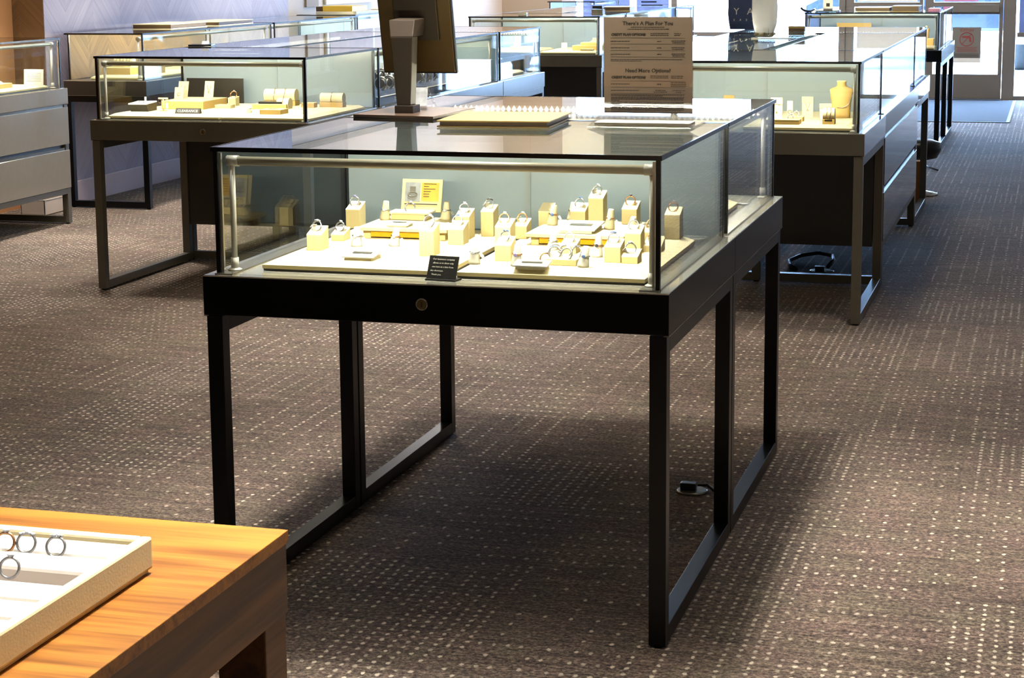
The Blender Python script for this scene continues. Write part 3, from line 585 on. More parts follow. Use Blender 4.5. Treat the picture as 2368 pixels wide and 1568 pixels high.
# acrylic sign holder
r = thing('sign_holder', 'clear sign holder with a tan credit plan sheet headed There is a plan', 'sign', (.796, .745, ZT+.001))
r['label'] = 'clear acrylic holder with a tan sheet about credit plans'
T = Matrix.Translation((0, 0, .022)) @ Matrix.Rotation(math.radians(1.5), 4, 'X')
MB().box(-.107, -.0028, 0, .107, -.0018, .226).xf(T).build('front_sheet', 'clear', r)
MB().box(-.107, .0018, 0, .107, .0028, .226).xf(T).build('back_sheet', 'clear', r)
sh = MB().box(-.105, -.0012, .002, .105, .0012, .225).xf(T).build('paper_sheet', 'paper', r)
MB().hexa([(-.115, -.13, 0), (.125, -.13, 0), (.125, .06, 0), (-.115, .06, 0)], [(-.115, -.13, .003), (.125, -.13, .003), (.125, .06, .003), (-.115, .06, .003)]).build('foot_plate', 'clear', r)
MB().prism([(-.115, -.125, .003), (-.108, -.003, .028), (-.108, -.001, .028), (-.115, -.122, .003)], (.232, 0, 0)).build('foot_slope', 'clear', r)
MB().hexa([(-.108, -.09, .003), (.115, -.09, .003), (.115, -.02, .003), (-.108, -.02, .003)], [(-.108, -.09, .009), (.115, -.09, .009), (.115, -.02, .009), (-.108, -.02, .009)]).build('card_stack', 'white', r, .001)
TT = T @ Matrix.Translation((0, -.00305, 0)) @ Matrix.Rotation(PI/2, 4, 'X')
for tx_, zz_ in (("There's A Plan For You", .210), ('Need More Options?', .101)): place_text([(tx_, .0125, 0, zz_, False, .0002)], 'heading', 'ink', sh, TT)
for zz_ in (.184, .085): place_text([('CREDIT PLAN OPTIONS', .0076, -.046, zz_, False, .0004)], 'subheading', 'ink', sh, TT)
mb = MB(); rr_ = random.Random(3)
def words(x0, x1, z, h=.0018, c=False):
    x = x0
    while x < x1-.002:
        w = rr_.uniform(.002, .007); w = min(w, x1-x); mb.box(x, z, 0, x+w, z+h, .0003); x += w+.0009
for z in (.176, .162, .147, .132, .0765, .062, .047): mb.box(-.088, z, 0, .088, z+.0006, .0003)
words(-.04, .04, .2005, .0014); words(-.048, .05, .196, .0014)
for z in (.186, .182): words(.006, .05, z, .0015)
for z in (.186, .182): words(.062, .078, z, .0015)
for z in (.168, .153, .138): words(-.088, -.042, z, .0015); words(.022, .032, z, .0018); words(.056, .088, z+.001, .0015); words(.058, .086, z-.003, .0015)
words(-.088, .082, .126, .0012); words(-.088, -.014, .1225, .0012)
for z in (.088, .084): words(.006, .05, z, .0015)
for z in (.088, .084): words(.055, .085, z, .0015)
words(-.088, -.042, .069, .0015); words(.022, .034, .069, .0018)
for z in (.073, .069, .065): words(.054, .09, z, .0014)
words(-.088, -.018, .054, .0015); words(.018, .042, .055, .0014); words(.014, .046, .051, .0014); words(.058, .088, .055, .0014); words(.066, .08, .051, .0014)
z = .044
for n, last in ((2, .035), (4, -.066), (3, -.066), (1, .0), (4, .08), (1, .04)):
    for k in range(n): words(-.088, .086 if k < n-1 or n == 1 else last, z, .0015); z -= .0024
    z -= .0013
mb.xf(TT).build('small_print', 'ink', sh)
# clear easel beside the monitor
r = thing('easel', 'small clear acrylic easel with a tilted card behind the monitor stand', 'easel', (.085, 1.15, ZT+.001), .15)
MB().prism([(-.03, 0, 0), (-.012, 0, .055), (.03, 0, .055), (.055, 0, 0), (.049, 0, 0), (.027, 0, .050), (-.010, 0, .050), (-.025, 0, 0)], (0, .004, 0)).build('side_frame', 'clear', r)
MB().box(-.02, -.03, 0, .045, .02, .003).build('foot', 'clear', r)
MB().hexa([(-.01, -.01, .003), (.03, -.01, .003), (.03, -.008, .003), (-.01, -.008, .003)], [(-.01, .012, .05), (.03, .012, .05), (.03, .014, .05), (-.01, .014, .05)]).build('card', 'greymask', r)

# ------------------------------------------------------------------ wooden table and tray in front
r = thing('wooden_table', 'oak table corner in the lower left foreground', 'table', (.9, -1.69, 0))
MB().box(-1.3, -1.2, .735, 0, 0, .750).build('table_top', 'wood', r, .001)
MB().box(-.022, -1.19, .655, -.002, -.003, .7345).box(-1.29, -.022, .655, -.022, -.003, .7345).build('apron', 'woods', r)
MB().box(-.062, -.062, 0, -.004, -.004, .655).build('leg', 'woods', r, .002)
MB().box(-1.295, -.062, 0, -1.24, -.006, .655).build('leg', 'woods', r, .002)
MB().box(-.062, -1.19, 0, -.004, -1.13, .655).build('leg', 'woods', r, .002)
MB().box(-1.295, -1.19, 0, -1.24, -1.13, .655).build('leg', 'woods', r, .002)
r = thing('ring_tray', 'white ring tray lying on the oak table', 'tray', (.822, -1.865, .751))
MB().box(-.416, -.496, 0, -.004, -.004, .006).build('tray_base', 'white', r)
MB().box(-.012, -.50, .004, 0, 0, .038).box(-.42, -.014, .004, -.012, 0, .038).box(-.42, -.50, .004, -.012, -.486, .038).box(-.42, -.486, .004, -.408, -.014, .038).build('tray_wall', 'creamlight', r, .003)
for y in (-.016, -.066, -.150, -.200, -.250, -.300, -.350, -.400): MB().box(-.405, y-.044, .0065, -.016, y, .033).build('ring_pad', 'white', r, .004)
MB().box(-.405, -.148, .0065, -.016, -.112, .016).build('tray_recess', 'mauve', r)
for k, (x, y, lb, kd) in enumerate([(.748, -1.934, 'halo ring standing right in the white tray on the oak table', 2), (.712, -1.930, 'ring with wide setting in the white tray, left of the halo ring', 3), (.690, -1.934, 'gold toned ring at the left edge in the white tray', 1), (.738, -2.006, 'ring in the second row of the white tray, left edge', 0)]):
    ring((x, y, .751+.0335), lb, kd, rz=.1, scale=1.0, withtag=False)

# ------------------------------------------------------------------ CLEARANCE case contents
board('left cream board in the CLEARANCE case', -2.17, 3.68, -1.66, 4.34)
board('right cream board in the CLEARANCE case', -1.65, 3.68, -1.25, 4.34)
def slab(name, label, cat, x, y, z, w, d, h, m='tan', top='cream', rz=0, group=None):
    r = thing(name, label, cat, (x, y, z), rz, group)
    MB().box(-w/2, 0, 0, w/2, d, h-.003).build('body', m, r, .0008)
    MB().box(-w/2-.0005, -.0005, h-.003, w/2+.0005, d+.0005, h).build('top_pad', top, r, .0006)
    return r
r = thing('black_box', 'black jewellery box with white lid left of the CLEARANCE sign', 'box', (-2.09, 3.80, ZB), .1)
MB().hexa([(-.035, 0, 0), (.045, 0, 0), (.05, .09, 0), (-.03, .09, 0)], [(-.04, -.01, .03), (.04, -.01, .03), (.05, .09, .035), (-.035, .09, .035)]).build('box_body', 'blackbox', r, .001)
MB().hexa([(-.041, -.011, .0305), (.041, -.011, .0305), (.051, .091, .0355), (-.036, .091, .0355)], [(-.041, -.011, .035), (.041, -.011, .035), (.051, .091, .040), (-.036, .091, .040)]).build('white_insert', 'white', r)
MB().box(.01, .05, .04, .018, .054, .06).build('ribbon', 'white', r)
MB().lathe([(.004, 0), (.003, .003)], (-.01, .04, .037), 8).lathe([(.004, 0), (.003, .003)], (.012, .035, .037), 8).build('earring', 'rail', r)
slab('display_riser', 'flat gold-sided riser in the CLEARANCE case, two cards on it', 'display riser', -1.955, 3.95, ZB, .20, .25, .036)
def card(label, x, y, z, w, h, lean=.22, rz=0, jewel='pendant', m='creamlight', flap=False, name='jewelry_card', jm='rose'):
    r = thing(name, label, 'jewelry card', (x, y, z), rz)
    T = Matrix.Rotation(-lean, 4, 'X')
    MB().box(-w/2, 0, 0, w/2, .003, h).xf(T).build('card', m, r)
    MB().prism([(0, .003, 0), (0, h*.35, 0), (0, .003+h*.2, h*.7)], (.002, 0, 0)).build('strut', m, r)
    if flap: MB().box(-w/2-.001, -.004, h*.72, w/2+.001, .004, h+.001).xf(T).build('flap', 'cream', r, .0008)
    j = MB()
    if jewel == 'pendant':
        j.tube([(-w*.22, -.0015, h*.74), (-w*.1, -.0015, h*.52), (0, -.0015, h*.42), (w*.1, -.0015, h*.52), (w*.22, -.0015, h*.74)], .0007, 6); j.torus((0, -.002, h*.36), .003, .0009, 'y', 10, 6)
    elif jewel == 'ring': j.torus((0, -.002, h*.38), .007, .0009, 'y', 16, 6)
    elif jewel == 'studs': j.lathe([(.0015, 0), (.0015, .0015)], (-w*.15, -.003, h*.35), 8).lathe([(.0015, 0), (.0015, .0015)], (w*.15, -.003, h*.35), 8)
    elif jewel == 'lines':
        for k in range(6): j.box(-w*.38, -.0004, h*(.25+.1*k), w*.38, 0, h*(.25+.1*k)+.0015)
    j.xf(T).build('jewelry', jm, r); return r
ZRC = ZB+.037
card('taller cream card on the gold riser, behind the hoop card', -2.035, 4.12, ZRC, .050, .075, jewel='pendant', rz=-.1)
card('cream card with a gold hoop in the CLEARANCE case', -2.025, 4.06, ZRC, .046, .052, jewel='ring', rz=-.1)
card('cream card with a small pendant on the gold riser right end', -1.90, 4.10, ZRC, .046, .078, jewel='pendant', rz=-.1)
tag(MB().box(-2.13, 4.365, ZB-.018, -1.85, 4.372, .865).build('black_backdrop', 'dark'), 'dark low backdrop panel behind the two cream cards', 'panel')
r = thing('earring_stand', 'T-shaped cream earring stand with dangling earrings, CLEARANCE case', 'earring stand', (-1.99, 3.84, ZB), .0)
MB().cyl((0, 0, 0), (0, 0, .055), .003, 10).build('stem', 'cream', r); MB().box(-.022, -.004, .052, .022, .004, .058).build('crossbar', 'cream', r); MB().box(-.014, -.01, 0, .014, .01, .003).build('foot', 'tan', r)
MB().torus((-.015, 0, .043), .008, .0008, 'y', 12, 6).torus((.016, 0, .043), .008, .0008, 'y', 12, 6).build('hoop_earrings', 'rose', r); MB().box(.012, -.001, .012, .022, 0, .036).build('price_tag', 'white', r)
r = thing('clearance_sign', 'small black sign reading CLEARANCE in white capitals', 'sign', (-1.825, 3.725, ZB), .06)
MB().prism([(-.055, 0, 0), (-.055, .03, 0), (-.055, .022, .022), (-.055, .016, .022)], (.110, 0, 0)).build('sign_body', 'signbk', r)
sl = math.atan2(.016, .022)
place_text([('CLEARANCE', .0165, 0, .0135)], 'sign_text', 'inkw', r, Matrix.Translation((0, -.0006, 0)) @ Matrix.Rotation(-sl, 4, 'X') @ Matrix.Rotation(PI/2, 4, 'X'))
o, top = ring_block('', -1.815, 4.16, ZB, .037, .036, .042, label='cream ring block between the pendant card and bracelet rolls', group=None)
ring(top, 'gold ring with cuff shape on the block in the CLEARANCE case', 1, scale=1.5, withtag=False)
slab('display_riser', 'low cream block behind the word CLEARANCE', 'display riser', -1.80, 4.03, ZB, .075, .05, .015, 'cream')
slab('display_riser', 'gold-sided block under the flat black bar', 'display riser', -1.575, 4.02, ZB, .16, .07, .022)
tag(MB().box(-1.63, 4.03, ZB+.0225, -1.52, 4.06, ZB+.032).build('black_bar', 'blackbox', None, .001), 'flat black bar on a gold-sided block, CLEARANCE case', 'bar')
slab('display_riser', 'gold-sided block with small chains, nearest in the CLEARANCE case right half', 'display riser', -1.455, 3.75, ZB, .095, .085, .020)
tag(MB().tube([(-1.48+.006*k, 3.79+.01*math.sin(k*1.3), ZB+.0212) for k in range(9)], .0012, 6).build('chain', 'rose'), 'fine chain lying on the nearest gold-sided block', 'chain')
def roll(label, x, y, z, w, r_, bands=2, based=True, rz=0, bh=.022, hwindow=False, group=None):
    r = thing('bracelet_roll', label, 'bracelet display', (x, y, z), rz, group)
    if based: MB().box(-w*.52, -r_*.95, 0, w*.52, r_*.95, bh).build('base_block', 'tan', r, .0008)
    else: bh = 0
    zc = bh+r_*.72
    n = 28; lo = -r_*.72
    prof = [(math.cos(a)*r_, max(lo, math.sin(a)*r_)) for a in [2*PI*i/n for i in range(n)]]
    MB().prism([(-w/2, p[0], zc+p[1]+.0005) for p in prof], (w, 0, 0)).build('roll', 'creamlight', r)
    mb = MB()
    for k in range(bands):
        xb = -w/2+w*(k+1)/(bands+1); mb.tube([(xb+.002*math.sin(3*a), math.cos(a)*(r_+.0012), zc+math.sin(a)*(r_+.0012)) for a in [-.6+k2*(PI+1.2)/16 for k2 in range(17)]], .0013, 6)
    mb.build('bracelet', 'rose', r)
    return r
roll('large bracelet roll with two bracelets on a gold-sided block', -1.61, 4.24, ZB, .145, .030, 2, rz=.03)
roll('round end-on bracelet roll standing before the large roll', -1.52, 4.06, ZB, .055, .027, 1, based=False)
slab('display_riser', 'small gold-sided block right of the round bracelet roll', 'display riser', -1.44, 4.13, ZB, .06, .04, .022)
roll('single bracelet roll on a gold-sided block, right end of the CLEARANCE case', -1.345, 4.19, ZB, .105, .023, 1)
cone((-1.585, 3.83, ZB), .031, 'small cone with a tag left of the chain block', ringlabel='ring with tag on the small cone, CLEARANCE case', group=None, rt=.006, rb=.011)
cone((-1.325, 3.81, ZB), .034, 'white cone in the right corner of the CLEARANCE case', 1, ringlabel='ring on the white cone at the CLEARANCE case right corner', group=None, rt=.006, rb=.011)

# ------------------------------------------------------------------ necklace bust case contents
board('cream display board in the necklace bust case', .56, 3.62, .975, 4.32)
def bust(label, x, y, z, h, w, rz=0, m='tan', chain=True):
    r = thing('necklace_bust', label, 'necklace bust', (x, y, z), rz)
    # tapering chest slab with shoulders and a round neck
    sec = [(0, w*.39, .012), (h*.08, w*.40, .014), (h*.42, w*.43, .017), (h*.66, w*.49, .019), (h*.78, w*.52, .017), (h*.825, w*.42, .015), (h*.86, w*.27, .014), (h*.90, w*.205, .0135), (h*.97, w*.195, .0135), (h, w*.20, .0135)]
    n = 20; vs = []; 
    for (zz, a, b) in sec:
        for j in range(n): vs.append((a*math.cos(2*PI*j/n), b*math.sin(2*PI*j/n)+zz*.12, zz))
    fs = [(i*n+j, i*n+(j+1) % n, (i+1)*n+(j+1) % n, (i+1)*n+j) for i in range(len(sec)-1) for j in range(n)]+[tuple(range(n))[::-1], tuple((len(sec)-1)*n+j for j in range(n))]
    MB().add(vs, fs, True).build('torso', m, r)
    MB().lathe([(w*.22, 0), (w*.22, .004), (w*.19, .006)], (0, h*.12, h-.001), 20, sy=.8).build('neck_cap', 'cream', r)
    MB().box(w*.05, .0, 0, w*.38, .03, .026).build('support', m, r)
    if chain:
        MB().tube([(w*.50, h*.05, h*.72), (w*.46, -.018, h*.56), (w*.36, -.018, h*.40), (w*.12, -.018, h*.30), (-w*.15, -.016, h*.30)], .0012, 6).build('necklace', 'silver', r)
    return r
bust('tan necklace bust in the right corner of its case', .893, 3.99, ZB, .142, .090)
card('folded cream card with a pendant left of the bracelet roll', .762, 3.98, ZB, .044, .082, .08, jewel='pendant', flap=True)
card('folded cream card with a pendant at the left of the tan block', .664, 3.80, ZB, .044, .090, .08, jewel='pendant', flap=True)
card('narrow cream card behind the tan block, dark charm on it', .700, 3.92, ZB, .022, .070, .05, jewel='ring', jm='ink')
card('cream card half hidden behind the bracelet roll', .846, 3.87, ZB, .046, .064, .12, jewel='studs', flap=True)
r = roll('bracelet roll with a cut-out base in front of the necklace bust', .880, 3.70, ZB, .044, .024, 2, bh=.020)
MB().box(-.014, -.0236, .012, .014, -.0228, .019).build('base_opening', 'dark', r)
slab('display_riser', 'long tan-sided flat block in the necklace bust case', 'display riser', .705, 3.58+.06, ZB, .135, .08, .018)
slab('display_riser', 'small tan-sided block with a ring behind the long one', 'display riser', .742, 3.77, ZB, .055, .06, .019)
ring((.742, 3.79, ZB+.019), 'silver ring on the small tan-sided block', 0, scale=1.1, withtag=False)
ring((.735, 3.68, ZB+.018), 'silver ring on the right end of the long tan-sided block', 0, scale=1.0, withtag=False)
board('cream display board at the left of the necklace bust case', .07, 3.62, .50, 4.32)
r = slab('display_riser', 'tall slim cream riser holding the earring card, necklace bust case', 'display riser', .405, 4.22, ZB, .045, .03, .032, 'cream')
card('tan earring card with a hanging tag, left in the necklace bust case', .405, 4.225, ZB+.0325, .044, .036, .05, jewel='studs', m='tan', jm='silver')

# ------------------------------------------------------------------ watches in the long case
def watch(x, y, z, label, rz=0):
    r = thing('watch', label, 'watch', (x, y, z), rz, 'watches on the blue displays')
    MB().tube([(.030*math.cos(a), 0, .030+.030*math.sin(a)) for a in [(-PI*.45+k*(PI*1.9)/20) for k in range(21)]], .0055, 8).build('bracelet', 'watchm', r)
    MB().lathe([(.017, 0), (.019, .003), (.017, .008)], n=20).xf(Matrix.Translation((.030, 0, .034)) @ Matrix.Rotation(PI/2, 4, 'Y')).build('watch_case', 'watchm', r)
    MB().lathe([(.0145, 0), (.0145, .001)], n=20).xf(Matrix.Translation((.0385, 0, .034)) @ Matrix.Rotation(PI/2, 4, 'Y')).build('dial', 'carg', r)
    MB().prism([(.022*math.cos(a), -.012, .030+.022*math.sin(a)) for a in [2*PI*k/16 for k in range(16)]], (0, .024, 0)).build('cushion', 'blackbox', r)
def wdisplay(x, y, w, txt, label, off=0):
    r = thing('watch_display', label, 'watch display', (x, y, ZD+.001), 0)
    MB().prism([(0, -w/2, 0), (.17, -w/2, 0), (.17, -w/2, .032), (0, -w/2, .085)], (0, w, 0)).build('tray', 'navy', r)
    MB().box(.150, -w/2, .036, .169, w/2, .0375).build('ledge', 'white', r)
    place_text([(txt, .028, 0, .016)], 'lettering', 'inkw', r, Matrix.Translation((.1706, off, 0)) @ Matrix.Rotation(PI/2, 4, 'Z') @ Matrix.Rotation(PI/2, 4, 'X'))
    return r
wdisplay(-1.44, 4.84, .50, 'TISSO', 'navy watch display with raised letters, left of the monitor stand', -.02)
wdisplay(-1.44, 5.62, .94, 'CITIZEN', 'navy watch display with raised letters, right of the monitor stand', -.12)
k = 0
LW = ['front left', 'front middle', 'front right', 'back left', 'back middle', 'back right']
for (yy, nm) in ((4.84, 'display left of the monitor stand'), (5.38, 'display right of the monitor stand')):
    for row in range(2):
        for c in range(3):
            watch(-1.315-row*.075, yy-.11+c*.11, ZD+.062+row*.026, 'steel watch, %s on the %s' % (LW[row*3+c], nm)); k += 1
def wpanel(x, y, w, h, label, z=ZD+.001, lean=-.3):
    o = MB().box(-.002, -w/2, 0, .002, w/2, h).xf(Matrix.Translation((x, y, z)) @ Matrix.Rotation(lean, 4, 'Y')).build('pale_backboard', 'palebb'); tag(o, label, 'backboard'); return o
wpanel(-1.60, 4.84, .5, .12, 'pale backboard behind the left watch display'); wpanel(-1.60, 5.62, .94, .12, 'pale backboard behind the right watch display')
board('cream board in the end case with the red-topped box', -2.12, 6.52, -1.30, 7.15)
r = thing('carton', 'slim white carton with maroon top in the left island end case', 'box', (-1.29, 6.56, ZB))
MB().box(-.018, 0, 0, .018, .04, .065).build('carton_body', 'white', r); MB().box(-.0182, -.0002, .065, .0182, .0402, .088).build('maroon_band', 'redbox', r); MB().box(-.018, 0, .088, .018, .04, .095).build('carton_top', 'white', r)
tag(MB().box(-1.243, 6.99, .770, -1.2415, 7.07, .845).build('paper_notice', 'white'), 'small white paper taped to the left island end glass', 'paper')

# ------------------------------------------------------------------ gold riser case contents (middle distance)
board('left cream board in the gold riser case', -2.30, 9.42, -1.88, 10.05); board('right cream board in the gold riser case', -1.82, 9.42, -1.40, 10.05)
card('white card with a small cross in the gold riser case', -1.66, 9.50, ZB, .042, .056, .08, jewel='studs', jm='ink', m='white')
slab('display_riser', 'long gold-sided riser in the middle distance case', 'display riser', -1.52, 9.56, ZB, .19, .16, .034, 'tan')
slab('display_riser', 'second gold-sided riser stacked on the long one', 'display riser', -1.50, 9.60, ZB+.0345, .13, .10, .020, 'tan')
slab('display_riser', 'flat cream block before the gold-sided risers', 'display riser', -1.49, 9.46, ZB, .085, .06, .014, 'cream')
r = thing('necklace_bust', 'low cream shoulder display lying behind the stacked gold risers', 'necklace bust', (-1.50, 9.80, ZB))
MB().lathe([(.09, 0), (.085, .02), (.055, .045), (.028, .062), (.024, .075)], n=24, sy=.45).build('shoulders', 'creamlight', r); MB().lathe([(.026, .075), (.026, .079)], n=20, sy=.6).build('neck_cap', 'white', r)
card('white price card at the right of the stacked gold risers', -1.385, 9.52, ZB, .05, .045, .1, jewel='lines', jm='ink', m='white')
slab('display_riser', 'long pale block at the left of the gold riser case', 'display riser', -2.00, 9.60, ZB, .18, .10, .024, 'cream')
card('tall cream card standing on the long pale block', -2.04, 9.62, ZB+.0245, .048, .075, .12, jewel='pendant')
card('cream card at the right of the long pale block', -1.885, 9.56, ZB, .042, .085, -.05, jewel='pendant')
card('cream card at the left end of the gold riser case', -2.20, 9.56, ZB, .05, .080, .1, jewel='pendant')

# ------------------------------------------------------------------ door-side black case contents
board('cream board in the black case before the doors', -.02, 10.38, .86, 11.05)
bust('small cream bust in the black case before the doors', .79, 10.62, ZB+.05, .085, .045, chain=False)
slab('display_riser', 'tan-sided riser carrying the small bust before the doors', 'display riser', .80, 10.58, ZB, .09, .10, .049)
tag(MB().box(.10, 10.95, .80, .36, 10.958, .905).build('tan_backdrop', 'tan', None), 'tan panel standing inside the black case before the doors', 'panel')

# ------------------------------------------------------------------ wall case and grey drawer case contents
board('cream board in the dark narrow wall case', -3.62, 6.20, -3.29, 6.95); board('second cream board in the dark narrow wall case', -3.62, 7.05, -3.29, 7.85)
slab('display_riser', 'wide gold-sided block in the narrow wall case', 'display riser', -3.52, 6.32, ZB, .18, .16, .040)
slab('display_riser', 'smaller pale block on the wide gold-sided block', 'display riser', -3.51, 6.37, ZB+.0405, .12, .09, .022, 'cream')
for k, nm in enumerate(('left', 'middle', 'right')):
    roll('%s white bracelet roll of three in the narrow wall case' % nm, -3.55+k*.042, 6.41, ZB+.063, .034, .020, 1, based=False)
slab('display_riser', 'gold-sided block right of the three bracelet rolls', 'display riser', -3.375, 6.45, ZB, .09, .12, .044)
card('small card with dangling tag beside the glass corner of the wall case', -3.33, 6.25, ZB, .03, .055, .1, jewel='studs', m='white')
board('cream board in the grey drawer case', -3.90, 4.6, -3.46, 5.44)
slab('display_riser', 'gold-fronted block in the grey drawer case', 'display riser', -3.58, 5.02, ZB, .12, .16, .024)
r = thing('curved_display', 'curved ivory bangle display in the grey drawer case', 'bracelet display', (-3.60, 5.04, ZB+.0245))
MB().prism([(-.07, 0, 0), (.05, 0, 0), (.045, 0, .006), (.02, 0, .018), (-.02, 0, .026), (-.07, 0, .026)], (0, .10, 0)).build('curved_pad', 'creamlight', r); MB().box(-.07, -.001, .0265, -.02, .03, .028).build('band_detail', 'cream', r)
card('white paper card leaning near the end glass of the grey drawer case', -3.50, 5.36, ZB+.0, .115, .085, .1, jewel='lines', m='white', name='paper_card', jm='rail')
tag(MB().box(-3.63, 4.93, ZB, -3.57, 4.96, ZB+.06).build('black_box', 'blackbox'), 'small black box at the left edge inside the grey drawer case', 'box')

# ------------------------------------------------------------------ things standing on the case tops
TOP = ZT+.001
binder('cream folder on the wall case top, nearer one', -3.50, 7.0, TOP, .26, .50, .030, 0, 'folderw'); binder('cream folder on the wall case top, further one', -3.47, 7.62, TOP, .26, .56, .026, .03, 'folderw')
tag(MB().box(-3.75, 10.0, TOP, -3.42, 10.55, TOP+.018).build('white_tray', 'folderw'), 'flat white tray on the far left wall case', 'tray')
r = thing('yellow_box', 'yellow box with dark end on the far left wall case', 'box', (-3.62, 10.22, TOP+.0185)); MB().box(-.10, -.15, 0, .14, .18, .04).build('box_body', 'fold_y', r); MB().box(-.155, -.15, 0, -.1005, .0, .036).build('dark_end', 'foldin', r)
binder('folded cream brochure on the far left wall case, left one', -3.50, 11.0, TOP, .26, .30, .018, .1, 'folderw'); binder('folded cream brochure on the far left wall case, right one', -3.46, 11.38, TOP, .24, .28, .026, -.1, 'folder')
r = thing('tablet', 'black tablet on the far side of the CLEARANCE case top', 'tablet', (-2.16, 4.60, TOP), .2); MB().box(-.055, -.04, 0, .055, .04, .008).build('tablet_body', 'blk', r, .002); MB().prism([(.0, .0, .008), (.0, .03, .008), (.0, .02, .022)], (.03, 0, 0)).build('rest', 'blk', r)
r = thing('container', 'clear container with dark top on the gold riser case', 'container', (-1.42, 9.50, TOP)); MB().box(-.045, 0, 0, .045, .08, .075).build('bin', 'clear', r); MB().box(-.035, .01, .05, .035, .07, .07).build('dark_contents', 'blk', r); MB().box(-.04, .005, .002, .04, .075, .045).build('crumpled_paper', 'foil', r)
binder('cream folder on the far island behind the sign holder', -1.62, 11.0, TOP, .26, .36, .03, .1, 'folder')
tag(MB().box(-2.06, 9.72, TOP, -2.0, 9.76, TOP+.016).build('card_reader', 'rail', None, .002), 'tiny grey card reader on the gold riser case', 'card reader')
binder('off-white folder on the black case before the doors, left one', .40, 10.72, TOP, .26, .34, .030, 0, 'folderw'); binder('olive folder on the black case before the doors, right one', .64, 10.70, TOP, .20, .32, .040, 0, 'folder')
tag(MB().box(.80, 10.6, TOP, .88, 10.85, TOP+.02).build('pink_folder', 'posterp'), 'small pink folder at the right of the black door case top', 'folder')
r = thing('counter_sign', 'small counter sign with a square picture on the door-side case', 'sign', (.07, 10.62, TOP)); MB().box(-.09, -.05, 0, .09, .05, .008).build('foot', 'blk', r); MB().box(-.035, -.003, .008, .035, .003, .11).build('panel', 'white', r); MB().box(-.012, -.0036, .035, .014, -.0031, .06).build('picture', 'bronzedk', r)
tag(MB().tube([(-.05+.06*math.cos(a), 10.45, TOP+.045+.04*math.sin(a)) for a in [PI+.3+k*.22 for k in range(11)]], .008, 8).build('blue_strap', 'carb'), 'curved blue strap on the left of the door-side case', 'strap')
r = thing('small_box', 'small brown and cream box on the right island', 'box', (.44, 6.05, TOP)); MB().box(-.04, 0, 0, .04, .05, .018).build('lower_box', 'rail', r); MB().box(-.04, 0, .0185, .04, .05, .034).build('middle_box', 'foldin', r); MB().box(-.041, -.001, .0345, .041, .051, .045).build('lid', 'folder', r)
tag(MB().box(.335, 5.62, TOP, .36, 5.66, TOP+.055).build('acrylic_block', 'clear'), 'small clear acrylic block left of the brown and cream box', 'block')
tag(MB().box(.28, 5.60, TOP, .47, 5.66, TOP+.004).build('white_card', 'white'), 'thin white card lying beneath the plastic bag', 'card')
# bags
def bagmesh(w, d, h, seed, narrow=.7, n=18, rings=9, crump=.06):
    rd = random.Random(seed); vs = []
    for i in range(rings):
        z = h*i/(rings-1); f = narrow+(1-narrow)*min(1, (i/(rings*.16))**.6)
        for j in range(n):
            a = 2*PI*j/n; k = 1+crump*rd.uniform(-1, 1); sx = abs(math.cos(a))**.5*math.copysign(1, math.cos(a)); sy = abs(math.sin(a))**.5*math.copysign(1, math.sin(a))
            vs.append((w/2*f*k*sx, d/2*f*k*sy, z))
    fs = [(i*n+j, i*n+(j+1) % n, (i+1)*n+(j+1) % n, (i+1)*n+j) for i in range(rings-1) for j in range(n)]+[tuple(range(n))[::-1], tuple((rings-1)*n+j for j in range(n))]
    return vs, fs
r = thing('plastic_bag', 'white plastic bag gathered at its foil bottom, on the right island', 'bag', (.325, 5.75, TOP+.002))
vs, fs = bagmesh(.118, .09, .34, 4, .78); MB().add([(v[0], v[1], v[2]+.022) for v in vs], fs, True).build('bag_body', 'plastic', r)
vs, fs = bagmesh(.10, .07, .024, 9, .75, n=16, rings=4, crump=.22); MB().add(vs, fs, False).build('foil_bottom', 'foil', r)
r = thing('tote_bag', 'slate blue bag with reversed white letters beside the plastic bag', 'bag', (.035, 6.9, TOP), .0)
vs, fs = bagmesh(.17, .08, .34, 6, .86, crump=.035); MB().add(vs, fs, True).build('bag_body', 'tote', r)
place_text([('Y', .052, -.032, .098), ('A', .052, .044, .098), ('L', .016, .058, .052, True), ('E', .016, .024, .052, True), ('R', .016, -.010, .052, True), ('S', .016, -.044, .052, True)], 'lettering', 'inkw', r, Matrix.Translation((0, -.0445, 0)) @ Matrix.Rotation(PI/2, 4, 'X'))

# ------------------------------------------------------------------ floor things
def outlet(label, x, y, R=.042, cab=None):
    r = thing('floor_outlet', label, 'floor outlet', (x, y, .001)); MB().lathe([(R, 0), (R, .003), (R*.9, .005)], n=28).build('cover_plate', 'rail', r)
    MB().box(-.03, -.012, .005, .012, .014, .024).build('plug', 'blk', r, .003); return r
outlet('round floor outlet with a black plug under the front pair', .83, 1.155)
tag(MB().tube([(.845, 1.16, .018), (.87, 1.158, .02), (.89, 1.15, .008), (.90, 1.14, .006), (.925, 1.13, .006), (.945, 1.12, .006)], .004, 8).build('power_cable', 'cable'), 'short black cable from the outlet under the front pair', 'cable')
outlet('round floor outlet under the right island', .735, 4.80, .055)
tag(MB().tube([(.74+.02, 4.82, .02), (.77, 4.95, .03), (.75, 5.08, .03), (.68, 5.15, .03), (.60, 5.12, .02), (.56, 5.02, .01), (.575, 4.92, .006), (.62, 4.80, .006)], .009, 8).build('power_cable', 'cable'), 'thick looped black cable under the right island', 'cable')
tag(MB().tube([(.99, 9.0, .012), (.9, 9.3, .006), (.82, 9.9, .006), (.8, 10.3, .01)], .006, 6).build('power_cable', 'cable'), 'thin cable on the carpet leading to the door-side case', 'cable')
